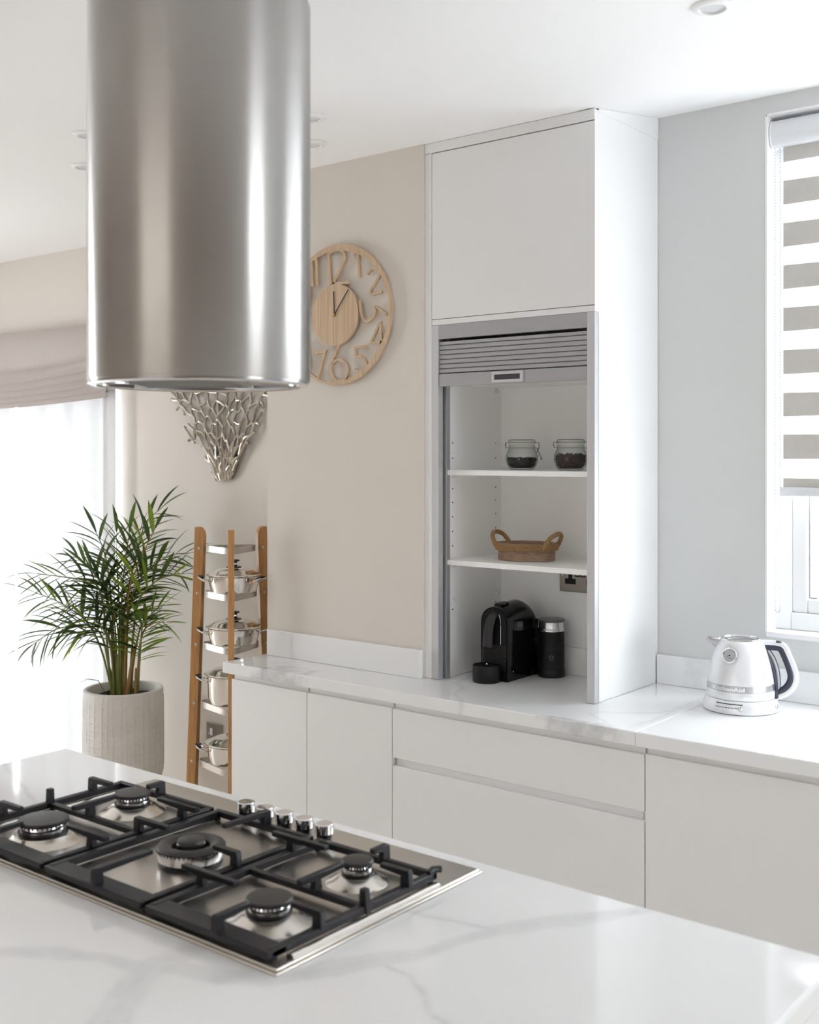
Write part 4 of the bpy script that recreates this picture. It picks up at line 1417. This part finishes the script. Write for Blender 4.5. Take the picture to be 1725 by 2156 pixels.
LM = [leaflet_mesh('leaflet', d, M['leaf']) for d in (.10, .22, .36)]
LL = [leaflet_mesh('leaflet', d, M['leaf_light']) for d in (.08, .18)]
view = Vector((-.84, .54, 0)).normalized()
rr = random.Random(21)
count = 0
extra_bm = bmesh.new()
for fi, fpts in enumerate(PALM):
    pts = smooth_path([(p[0] * (1.0 if k else 1.3), p[1] * (1.0 if k else 1.3), p[2] if k else -.030) for k, p in enumerate(fpts)], 7)
    m = len(pts)
    bright_frond = fi in (10, 11)
    dk = fi in (9, 17, 11)
    fo = MB().tube([PP + p for p in pts], [.0046 * (1 - .8 * k / (m - 1)) + .0006 for k in range(m)], 6).build('frond', M['cane'] if dk else M['stem'], pl)
    base = wloc(fo)
    L = [0.0]
    for a, b in zip(pts, pts[1:]):
        L.append(L[-1] + (b - a).length)
    tot = L[-1]
    nl = 21 if tot > .5 else 16
    s0 = .46 if tot > .55 else .42
    for k in range(nl):
        s = (s0 + (1 - s0) * (k / (nl - 1))) * tot
        i = max(j for j in range(m) if L[j] <= s + 1e-9)
        i = min(i, m - 2)
        tt = (s - L[i]) / max(1e-6, L[i + 1] - L[i])
        p = pts[i].lerp(pts[i + 1], tt)
        tan = (pts[i + 1] - pts[i]).normalized()
        side = tan.cross(view + Vector((rr.uniform(-.5, .5), rr.uniform(-.5, .5), rr.uniform(-.3, .3))))
        if side.length < .1:
            side = tan.orthogonal()
        side.normalize()
        sg = 1 if k % 2 else -1
        prog = k / (nl - 1)
        if k == nl - 1:
            d = tan
        else:
            d = tan * (.62 + .6 * prog) + side * sg * (1.0 - .35 * prog) + Vector((0, 0, -.10)) + Vector((rr.uniform(-.15, .15), rr.uniform(-.15, .15), rr.uniform(-.15, .1)))
        d.normalize()
        ln = (.205 * (1 - .40 * abs(prog - .35)) + rr.uniform(-.03, .03)) * (0.85 if tot < .5 else 1)
        wsc = rr.uniform(.8, 1.35) * .150
        zax = Vector((0, 0, 1)) - d * d.z
        if zax.length < .15:
            zax = view.copy() - d * d.dot(view)
        zax.normalize()
        zax = (zax + Vector((rr.uniform(-.5, .5), rr.uniform(-.5, .5), 0)))
        zax = (zax - d * d.dot(zax)).normalized()
        yax = zax.cross(d)
        # keep clear of the wall and curtain
        end = PP + p + d * ln
        if end.y > 3.245:
            ln *= max(.45, (3.245 - (PP + p).y) / max(1e-3, (end - PP - p).y))
        mtx = Matrix.Identity(4)
        for c_, (v_, s_) in enumerate(((d, ln), (yax, wsc), (zax, ln))):
            for q in range(3):
                mtx[q][c_] = v_[q] * s_
        org = PP + p - base
        mtx[0][3], mtx[1][3], mtx[2][3] = org
        me = rr.choice(LL) if bright_frond or rr.random() < (.35 if fi in (7, 9, 12, 13, 18) else .08) else rr.choice(LM)
        if count < 298:
            o = bpy.data.objects.new('leaflet', me)
            COL.objects.link(o)
            o.parent = fo
            o.matrix_local = mtx
            count += 1
        else:
            tmp = me.copy()
            tmp.transform(Matrix.Translation(base) @ mtx)
            extra_bm.from_mesh(tmp)
if extra_bm.verts:
    me = bpy.data.meshes.new('fine_leaflets')
    extra_bm.transform(Matrix.Translation(-wloc(pl)))
    extra_bm.to_mesh(me)
    me.materials.append(M['leaf'])
    for p in me.polygons:
        p.use_smooth = True
    o = bpy.data.objects.new('fine_leaflets', me)
    COL.objects.link(o)
    o.parent = pl
    o['kind'] = 'stuff'
extra_bm.free()
# short old canes and one low dried leaf at the soil
for (x, y, h, r_, lean, mm) in ((.02, .0, .20, .0085, .03, 'cane'), (.045, .03, .10, .007, .0, 'cane'), (-.005, -.015, .16, .007, -.01, 'stem'), (-.03, -.02, .15, .0065, -.03, 'stem'), (.01, .03, .18, .007, .01, 'stem'), (-.015, .02, .14, .006, -.02, 'stem')):
    MB().tube([PP + Vector((x, y, -.03)), PP + Vector((x + lean * .5, y + lean * .4, h * .5)), PP + Vector((x + lean, y + lean * .8, h))], [r_, r_ * .85, r_ * .5], 8).build('cane', M[mm], pl)
MB().tube([PP + Vector(p) for p in ((-.05, -.04, -.03), (-.085, -.068, .045), (-.12, -.096, .052), (-.155, -.124, .030))], [.002, .003, .003, .0008], 6, flat=(1.6, .4)).build('old_leaf', M['leaf'], pl)

# ------------------------------------------------------------------ jars on the upper shelf
SZ1 = 1.5965


def jar(x, y, label):
    t = thing('clip_jar', (x, y, SZ1 + .0004), label, 'jar', math.radians(22), 'glass clip-top jars on the upper shelf')
    MB().lathe([(0, 0.001), (.034, 0), (.040, .003), (.049, .016), (.0535, .032), (.0525, .048), (.046, .064), (.043, .069), (.0455, .071), (.0455, .074), (.043, .076), (.0425, .081)], n=48).build('glass_body', M['jar'], t, world=False, angle=60)
    MB().lathe([(.043, .081), (.0435, .084), (.041, .084), (.041, .081)], n=40).build('seal', M['rubber'], t, world=False)
    MB().lathe([(.045, .085), (.046, .087), (.045, .094), (.0435, .098), (.040, .0995), (.034, .097), (0, .096)], n=48).build('lid', M['jar'], t, world=False, angle=60)
    w = MB()
    ring_ = [(.0462 * math.cos(a), .0462 * math.sin(a), .0725) for a in [2 * PI * k / 32 for k in range(32)]]
    w.tube(ring_, .0011, 6, closed=True)
    ring2 = [(.0468 * math.cos(a), .0468 * math.sin(a), .0895) for a in [2 * PI * k / 32 for k in range(32)]]
    w.tube(ring2, .0010, 6, closed=True)
    w.tube([(-.0465, -.01, .0725), (-.053, -.008, .072), (-.055, -.004, .085), (-.052, 0, .092), (-.0465, 0, .0895)], .0011, 6)
    w.tube([(-.0465, .01, .0725), (-.053, .008, .072), (-.055, .004, .085), (-.052, 0, .092)], .0011, 6)
    w.tube([(.0468, -.009, .0895), (.056, -.009, .090), (.057, -.009, .076), (.052, -.009, .060), (.056, -.009, .058), (.066, -.009, .033), (.066, .009, .033), (.056, .009, .058), (.052, .009, .060), (.057, .009, .076), (.056, .009, .090), (.0468, .009, .0895)], .0012, 6)
    w.tube([(.0462, -.006, .0725), (.053, -.006, .068), (.052, -.006, .058), (.052, .006, .058), (.053, .006, .068), (.0462, .006, .0725)], .0012, 6)
    w.build('wire_clip', M['wire'], t, world=False)
    return t


def jar_fill(x, y, m, top, amp, rg, n, label, name):
    def rad(z):
        for (z0, r0_), (z1, r1_) in zip(((.0055, .034), (.016, .0445), (.032, .0495), (.046, .0485)), ((.016, .0445), (.032, .0495), (.046, .0485), (.060, .043))):
            if z <= z1:
                return r0_ + (r1_ - r0_) * (z - z0) / (z1 - z0)
        return .043
    rq = random.Random(int(x * -1000))
    mb = MB()
    prof = [(0, .0055)]
    for k in range(9):
        z = .0055 + (top - .006 - .0055) * k / 8
        prof.append((rad(z) - .0042, z))
    prof.append((0, top - .004))
    mb.lathe(prof, n=32)
    for k in range(n):
        a = rq.uniform(0, 2 * PI)
        if k % 2:
            z = rq.uniform(.008, top - .003)
            q = rad(z) - rg * 1.02
        else:
            q = (rad(top) - rg) * math.sqrt(rq.random())
            z = top - .005 + amp * (noise.noise(Vector((q * math.cos(a) * 60, q * math.sin(a) * 60, 2))) + .35 * rq.random())
        mb.ball((q * math.cos(a), q * math.sin(a), z), rg * rq.uniform(.75, 1.0), 1)
    o = mb.build(name, m, loc=None, world=False)
    o.location = (x, y, SZ1 + .0004)
    o['kind'] = 'stuff'
    tag(o, label, 'spice')


jar(-2.030, 3.130, 'glass clip-top jar of black peppercorns on the upper shelf')
jar(-1.846, 3.130, 'glass clip-top jar of dark red dried berries on the upper shelf')
jar_fill(-2.030, 3.130, M['pepper'], .042, .004, .0021, 900, 'black peppercorns filling the bottom of the glass jar', 'peppercorns')
jar_fill(-1.846, 3.130, M['berry'], .050, .010, .0030, 700, 'dark red dried berries filling half the glass jar', 'dried_berries')

# ------------------------------------------------------------------ oval wooden tray with rope
SZ2 = 1.3055
bk = thing('rope_basket', (-2.000, 3.112, SZ2), 'oval rough wooden tray with a rope rim and rope handles on the lower shelf', 'basket', math.radians(4))
ax, ay = .0985, .086


def oval(pr, name, m, par, n=64, twist=0, **kw):
    mb = MB()
    rings = []
    for (s, z) in pr:
        rings.append([mb.bm.verts.new((ax * s * math.cos(2 * PI * k / n), (ay + ax * (s - 1)) * math.sin(2 * PI * k / n) if s > .5 else ay * s * math.sin(2 * PI * k / n), z)) for k in range(n)])
    for a, b in zip(rings, rings[1:]):
        for k in range(n):
            mb.bm.faces.new((a[k], a[(k + 1) % n], b[(k + 1) % n], b[k]))
    mb.bm.faces.new(list(reversed(rings[0])))
    mb.bm.faces.new(rings[-1])
    return mb.build(name, m, par, world=False, **kw)


oval([(.93, .0005), (.96, .002), (.97, .05), (.975, .055), (.92, .056), (.90, .050), (.88, .010), (.3, .009)], 'tray', M['mango'], bk)


def rope(pts, r, par, name, m, turns_per_m=55, strands=3, closed=False):
    """twisted strands round a path"""
    mb = MB()
    P = [Vector(p) for p in pts]
    if closed:
        P.append(P[0].copy())
    # resample
    L = [0]
    for a, b in zip(P, P[1:]):
        L.append(L[-1] + (b - a).length)
    n = int(L[-1] / (r * .55))
    Q = []
    for k in range(n + 1):
        s = L[-1] * k / n
        i = min(max(j for j in range(len(L)) if L[j] <= s + 1e-9), len(P) - 2)
        Q.append(P[i].lerp(P[i + 1], (s - L[i]) / max(1e-9, L[i + 1] - L[i])))
    for st in range(strands):
        pp = []
        for k, q in enumerate(Q):
            t = (Q[min(k + 1, n)] - Q[max(k - 1, 0)]).normalized()
            u_ = t.orthogonal().normalized() if abs(t.z) > .95 else Vector((0, 0, 1)) - t * t.z
            u_.normalize()
            w_ = t.cross(u_)
            a = 2 * PI * (st / strands + turns_per_m * L[-1] * k / n)
            pp.append(q + (u_ * math.cos(a) + w_ * math.sin(a)) * r * .5)
        mb.tube(pp, r * .56, 6)
    return mb.build(name, m, par, world=False)


for k in range(4):
    z = .0365 + k * .0052
    o_ = .004 + (k % 2) * .0008
    rope([((ax + o_) * math.cos(2 * PI * j / 60), (ay + o_) * math.sin(2 * PI * j / 60), z) for j in range(60)], .0034, bk, 'rope_binding', M['jute'], 90, 2, True)
for s in (-1, 1):
    pts = smooth_path([(s * .080, -.045, .034), (s * .094, -.046, .056), (s * .108, -.034, .078), (s * .116, 0, .088), (s * .108, .034, .078), (s * .094, .046, .056), (s * .080, .045, .034)], 5)
    rope(pts, .0078, bk, 'rope_handle', M['jute'], 42, 3)

# ------------------------------------------------------------------ double socket inside the cupboard
ds = thing('double_socket', (-1.885, IY, 1.215), 'brushed steel double wall socket with black inserts under the lower shelf', 'socket')
sx0, sx1, sz0, sz1 = -1.968, -1.815, 1.192, 1.283
box('plate', M['plate'], sx0, sx1, IY - .006, IY - .0005, sz0, sz1, ds, .002)
for cx_ in (sx0 + .042, sx1 - .030):
    mb = MB().box(cx_ - .007, cx_ + .007, IY - .0068, IY - .0058, 1.233, 1.262).box(cx_ - .020, cx_ + .020, IY - .0068, IY - .0058, 1.218, 1.236)
    mb.build('socket_insert', M['black_hole'], ds)
for cx_ in (-1.899, -1.878):
    fr_ = box('switch_surround', M['black_matt'], cx_ - .009, cx_ + .009, IY - .0068, IY - .0058, 1.243, 1.270, ds)
    box('rocker', M['dish'], cx_ - .0065, cx_ + .0065, IY - .0095, IY - .0066, 1.247, 1.266, ds, .001)
MB().lathe([(0, 0), (.004, 0), (.0035, .0012), (0, .0014)], n=14, mtx=Matrix.Translation((sx0 + .013, IY - .006, 1.247)) @ rx).build('screw', M['chrome'], ds)

# ------------------------------------------------------------------ coffee machine
cmx = thing('coffee_machine', (-2.062, 3.09, T + .0006), 'glossy black capsule coffee machine with arched top in the cupboard', 'coffee machine')
mx0, mx1, my0, my1 = -.0525, .0525, -.070, .112     # local box


def arch(hw, h, n=14):
    rad = hw
    pts = [(hw, .0), (hw, h - rad * .95)]
    for k in range(1, n):
        a = PI * k / n
        pts.append((rad * math.cos(a), h - rad * .95 + rad * .95 * math.sin(a)))
    pts += [(-hw, h - rad * .95), (-hw, 0)]
    return pts


def arch_loft(stations, name, m, par, cap0=True, cap1=True, **kw):
    mb = MB()
    rings = []
    for (y, hw, h, z0) in stations:
        rings.append([mb.bm.verts.new((x, y, max(z, z0))) for x, z in arch(hw, h)])
    for a, b in zip(rings, rings[1:]):
        n = len(a)
        for k in range(n):
            mb.bm.faces.new((a[k], a[(k + 1) % n], b[(k + 1) % n], b[k]))
    if cap0:
        mb.bm.faces.new(list(reversed(rings[0])))
    if cap1:
        mb.bm.faces.new(rings[-1])
    return mb.build(name, m, par, world=False, **kw)


hw = .0515
st = [(my0, hw, .236, 0)]
for k in range(1, 13):
    t = k / 12
    y = my0 + (my1 - my0) * t
    h = .236 + .012 * math.sin(min(1, t * 1.3) * PI / 2) if t < .62 else .2485 - .062 * (1 - math.sqrt(max(0, 1 - ((t - .62) / .38) ** 2)))
    st.append((y, hw, h, 0))
arch_loft(st, 'body', M['black_gloss'], cmx, angle=40)
arch_loft([(my0 - .004, hw - .0005, .2355, 0), (my0 + .001, hw, .2365, 0)], 'front_rim', M['black_gloss'], cmx)
arch_loft([(my0 - .0055, hw - .004, .2305, .112), (my0 - .003, hw - .004, .2305, .112)], 'front_panel', M['black_matt'], cmx)
mb = MB()
for j in range(11):
    for i in range(9):
        x = -.038 + i * .0092 + (.0046 if j % 2 else 0)
        z = .040 + j * .0068
        if abs(x) > .042:
            continue
        mb.lathe([(0, 0), (.0036, 0), (.0036, .001), (0, .001)], n=6, mtx=Matrix.Translation((x, my0 - .0056, z)) @ Matrix.Rotation(PI / 2, 4, 'X') @ Matrix.Rotation(PI / 6, 4, 'Z'))
gp = box('grille', M['spout'], -.0455, .0455, my0 - .0056, my0 - .003, .034, .114, cmx, world=False)
mb.build('grille_holes', M['black_hole'], gp, world=False, kind='stuff')
mb = MB()
sp = smooth_path([(0.004, my0 - .004, .216), (.001, my0 - .020, .200), (-.004, my0 - .028, .170), (-.008, my0 - .026, .140), (-.010, my0 - .024, .112)], 4)
mb.tube(sp, [.012 + .006 * math.sin(k / (len(sp) - 1) * 1.8) for k in range(len(sp))], 14, flat=(1.15, .8))
mb.build('brew_spout', M['spout'], cmx, world=False)
MB().tube(smooth_path([(.020, my0 - .006, .214), (.027, my0 - .007, .190), (.027, my0 - .007, .118)], 4), .0014, 6).build('spout_trim', M['chrome'], cmx, world=False)
MB().lathe([(0, .002), (.0425, 0), (.0445, .003), (.0445, .052), (.043, .054)], (-.010, my0 - .032, 0), 48).build('drip_tray', M['black_matt'], cmx, world=False)
mb = MB().lathe([(.043, .0525), (0, .0525)], (-.010, my0 - .032, 0), 40)
for k in range(13):
    x = -.036 + k * .006
    h_ = math.sqrt(max(0, .041 ** 2 - x * x))
    mb.box(-.010 + x - .0012, -.010 + x + .0012, my0 - .032 - h_, my0 - .032 + h_, .0525, .0545)
tg = mb.build('tray_grid', M['black_matt'], cmx, world=False)
MB().ball((-.006, my0 - .036, .056), .004, 2).build('tray_button', M['chrome'], cmx, world=False)
mb = MB()
sp = [(0, my0 + .016, .2365), (0, my0 + .024, .2410), (0, my0 + .045, .2440), (0, my0 + .064, .2455)]
mb.tube(sp, [.012, .019, .020, .014], 16, flat=(1, .22), up=(0, 0, 1))
lv = mb.build('lever', M['black_gloss'], cmx, world=False)
MB().tube([(-.019, my0 + .034, .2425), (-.011, my0 + .026, .2460), (.011, my0 + .026, .2460), (.019, my0 + .034, .2425)], .0011, 6).build('lever_trim', M['chrome'], lv, world=False)
MB().lathe([(0, 0), (.003, 0), (.0028, .001), (0, .0012)], n=12, mtx=Matrix.Translation((hw, my0 + .030, .030)) @ Matrix.Rotation(PI / 2, 4, 'Y')).build('button', M['chrome'], cmx, world=False)
# arm that links the machine to the frother
mb = MB()
mb.box(hw - .002, .058, .070, .100, .004, .020).box(hw - .002, .058, .078, .092, .115, .120).box(hw - .002, .058, .075, .100, .160, .185)
mb.build('link_arm', M['black_matt'], cmx, world=False, bevel=.001)

mf = thing('milk_frother', (-1.958, 3.196, T + .0006), 'black ribbed milk frother with a steel collar beside the coffee machine', 'frother')
MB().lathe([(0, .001), (.044, 0), (.0455, .003), (.0455, .022), (.0440, .0245)], n=48).build('base', M['black_matt'], mf, world=False)
prof = [(.0425, .025)]
for k in range(14):
    z = .030 + k * .0078
    prof += [(.0432, z), (.0432, z + .0042), (.0424, z + .0050), (.0424, z + .0070)]
prof += [(.0432, .141), (.0432, .148), (.0425, .149)]
MB().lathe(prof, n=56).build('jug', M['black_matt'], mf, world=False, angle=25)
MB().lathe([(.0425, .149), (.0430, .151), (.0430, .155), (.0405, .158), (.0405, .177), (.041, .179)], n=56).build('steel_collar', M['chrome'], mf, world=False)
MB().lathe([(.040, .179), (.0435, .181), (.0445, .184), (.044, .1865), (.040, .188), (0, .187)], n=48).build('lid', M['lid_grey'], mf, world=False)
dirb = Vector((.535, -.845, 0))
mtb = Matrix.Translation(Vector((dirb.x * .0428, dirb.y * .0428, .066))) @ dirb.to_track_quat('Z', 'Y').to_matrix().to_4x4()
bt = MB().lathe([(0, 0), (.0085, 0), (.0085, .002), (.0075, .0026), (.0060, .0018), (0, .0018)], n=28, mtx=mtb).build('button', M['dark_grey'], mf, world=False)
MB().lathe([(0, .0018), (.0035, .0018), (.0035, .0030), (0, .0032)], n=18, mtx=mtb).build('button_dot', M['black_gloss'], bt, world=False)

# ------------------------------------------------------------------ kettle
kt = thing('kettle', (-1.286, 3.132, T + .0006), 'pearl white electric kettle with a dial and a dark grip on the worktop', 'kettle', math.radians(22.3))
MB().lathe([(0, .002), (.102, 0), (.1055, .002), (.106, .010), (.1035, .022), (.0985, .034), (.096, .0365), (0, .0365)], n=72).build('base', M['pearl'], kt, world=False, angle=50)
prof = [(.094, .0375), (.0950, .040), (.0946, .057), (.0935, .060), (.0930, .060)]
bdy = [(.0928, .079), (.0915, .088), (.0885, .105), (.0850, .122), (.0805, .140), (.0755, .157), (.0700, .173), (.0650, .185), (.0605, .193), (.0575, .1965)]
bd = MB().lathe(prof + [(.0925, .061), (.0925, .078)] + bdy + [(.0555, .1975), (.0545, .196), (.052, .190)], n=80).build('body', M['pearl'], kt, world=False, angle=40)
MB().lathe([(.0928, .0605), (.0945, .0615), (.0940, .078), (.0926, .0788)], n=80).build('band', M['silver_band'], bd, world=False)
lid = MB().lathe([(.053, .190), (.051, .195), (.049, .197), (.046, .1945), (.036, .1955), (.018, .1975), (0, .198)], n=56).build('lid', M['silver_band'], kt, world=False)
MB().lathe([(.0555, .1965), (.0545, .2005), (.0515, .2015), (.0495, .1985)], n=64).build('rim_ring', M['chrome'], lid, world=False)
MB().tube(smooth_path([(-.044, .012, .1965), (-.02, .016, .2010), (.0, .017, .2025), (.02, .016, .2010), (.044, .012, .1965)], 4), .004, 8, flat=(1.6, .5)).build('lid_grip', M['chrome'], lid, world=False)
# spout: open V-shaped lip
sp = MB()
secs = []
for t in (0, .35, .7, 1.0):
    x = -.052 - .040 * t
    z0_ = .160 + .034 * t ** .8
    w = .020 * (1 - .55 * t) + .001
    zt_ = .196 + .004 * t
    secs.append([(x + .006 * (1 - t), w, zt_), (x - .004, w * .6, (zt_ + z0_) / 2 - .004), (x - .006, 0, z0_), (x - .004, -w * .6, (zt_ + z0_) / 2 - .004), (x + .006 * (1 - t), -w, zt_)])
R = [[sp.bm.verts.new(p) for p in s_] for s_ in secs]
for a, b in zip(R, R[1:]):
    for k in range(4):
        sp.bm.faces.new((a[k], a[k + 1], b[k + 1], b[k]))
so = sp.build('spout', M['silver_band'], bd, world=False, angle=60)
sm = so.modifiers.new('thickness', 'SOLIDIFY')
sm.thickness = .0015
# thermometer dial
ga = math.radians(-90 - 22)
gr, gz = .0770, .160
nrm = Vector((math.cos(ga), math.sin(ga), .34)).normalized()
gm = Matrix.Translation((gr * math.cos(ga), gr * math.sin(ga), gz)) @ nrm.to_track_quat('Z', 'Y').to_matrix().to_4x4()
dl = MB().lathe([(.0205, -.006), (.0228, .001), (.0225, .0042), (.0205, .0052), (.0185, .0040)], n=48, mtx=gm).build('dial_bezel', M['chrome'], bd, world=False)
dl.parent = kt
df_ = MB().lathe([(.0188, .0036), (0, .0036)], n=40, mtx=gm).build('dial_face', M['dial'], dl, world=False)
mb = MB()
mb.box(-.0012, .0105, -.0005, .0005, .0038, .0044, gm @ Matrix.Rotation(math.radians(200), 4, 'Z'))
mb.lathe([(0, .0038), (.0022, .0038), (.0022, .0046), (0, .0048)], n=14, mtx=gm)
mb.box(-.009, .009, -.0082, -.0074, .0038, .0042, gm)
for k in range(9):
    mb.box(.0135, .0160, -.0004, .0004, .0038, .0041, gm @ Matrix.Rotation(math.radians(-15 + k * 26), 4, 'Z'))
mb.build('dial_needle', M['ink'], dl, world=False)
# handle
hp = smooth_path([(.050, 0, .188), (.075, 0, .1885), (.102, 0, .187), (.119, 0, .180), (.129, 0, .158), (.140, 0, .132), (.1475, 0, .110), (.1485, 0, .088), (.141, 0, .066), (.125, 0, .050), (.107, 0, .0415), (.093, 0, .038)], 4)
hn = MB().tube(hp, [.0085] * len(hp), 12, flat=(1.15, .62), up=(0, 1, 0)).build('handle', M['pearl'], kt, world=False, angle=60)
gp_ = smooth_path([(.058, 0, .178), (.085, 0, .1785), (.106, 0, .176), (.115, 0, .163), (.124, 0, .142), (.1325, 0, .118), (.1365, 0, .098), (.133, 0, .080), (.122, 0, .064), (.108, 0, .054), (.096, 0, .049)], 4)
MB().tube(gp_, [.0095] * len(gp_), 10, flat=(1.0, .70), up=(0, 1, 0)).build('grip', M['kettle_dark'], hn, world=False, angle=60)
bs = smooth_path([(.050, -.004, .186), (.061, -.004, .176), (.0735, -.004, .156), (.084, -.004, .130), (.0915, -.004, .100), (.0955, -.004, .070), (.0965, -.004, .036)], 4)
MB().tube(bs, [.0085 + .003 * k / (len(bs) - 1) for k in range(len(bs))], 10, flat=(1.35, .55), up=(1, 0, .4)).build('back_strip', M['kettle_dark'], kt, world=False, angle=60)
ws = smooth_path([(.074, 0, .168), (.086, 0, .150), (.096, 0, .125), (.101, 0, .100), (.1025, 0, .075), (.101, 0, .058)], 4)
wg = MB().tube(ws, .0050, 8, up=(0, 1, 0)).build('water_gauge', M['dial'], kt, world=False)
MB().tube([p + Vector((.005, 0, .002)) for p in ws], .0022, 6).build('gauge_trim', M['kettle_dark'], wg, world=False)
MB().lathe([(.009, 0), (.009, .003), (.007, .005), (0, .0055)], (.104, 0, .1925), 20).build('lid_button', M['dark_grey'], hn, world=False)
# slider slots and knob on the base
def arc_strip(r, a0, a1, z, hz, m, name, par, dr=.0012):
    mb = MB()
    n = 14
    V_ = []
    for k in range(n + 1):
        a = math.radians(a0 + (a1 - a0) * k / n)
        V_.append([mb.bm.verts.new((q * math.cos(a), q * math.sin(a), zz)) for q, zz in ((r, z - hz), (r + dr, z - hz), (r + dr - .0004, z + hz), (r - .0004, z + hz))])
    for a, b in zip(V_, V_[1:]):
        for k in range(4):
            mb.bm.faces.new((a[k], a[(k + 1) % 4], b[(k + 1) % 4], b[k]))
    mb.bm.faces.new(V_[0])
    mb.bm.faces.new(V_[-1])
    return mb.build(name, m, par, world=False)


arc_strip(.1005, -131, -87, .0290, .0012, M['ink'], 'slider_slot', kt)
arc_strip(.1032, -131, -92, .0185, .0014, M['ink'], 'slider_slot', kt)
for k in range(6):
    a = -128 + k * 7.4
    arc_strip(.1020, a, a + 1.6, .0240, .0010, M['dial'], 'scale_mark', kt)
a = math.radians(-90)
MB().ball((.1055 * math.cos(a), .1055 * math.sin(a), .0185), .0058, 2).build('slider_knob', M['chrome'], kt, world=False)
a = math.radians(-22)
nrm = Vector((math.cos(a), math.sin(a), .12)).normalized()
MB().lathe([(.0075, 0), (.0075, .0015), (.006, .0025), (.0050, .0012), (0, .0012)], n=24, mtx=Matrix.Translation((.1045 * math.cos(a), .1045 * math.sin(a), .0165)) @ nrm.to_track_quat('Z', 'Y').to_matrix().to_4x4()).build('switch', M['silver_band'], kt, world=False)


def text_mesh(body, size, bold=0.0, extr=.0006):
    cu = bpy.data.curves.new('lettering', 'FONT')
    cu.body = body
    cu.size = size
    cu.extrude = extr
    cu.offset = bold
    cu.resolution_u = 3
    o = bpy.data.objects.new('lettering_source', cu)
    COL.objects.link(o)
    dg = bpy.context.evaluated_depsgraph_get()
    me = bpy.data.meshes.new_from_object(o.evaluated_get(dg))
    bpy.data.objects.remove(o)
    return me


me = text_mesh('KitchenAid', .0150, .0005)
xs_ = [v.co.x for v in me.vertices]
wt = max(xs_) - min(xs_)
target, a_start = .098, math.radians(-90 - 53)
for v in me.vertices:
    s = (v.co.x - min(xs_)) / wt * target
    ang = a_start + s / .0945
    q = .0944 + v.co.z
    z = .0640 + v.co.y
    v.co = Vector((q * math.cos(ang), q * math.sin(ang), z))
me.materials.append(M['letter'])
o = bpy.data.objects.new('lettering', me)
COL.objects.link(o)
o.parent = bd
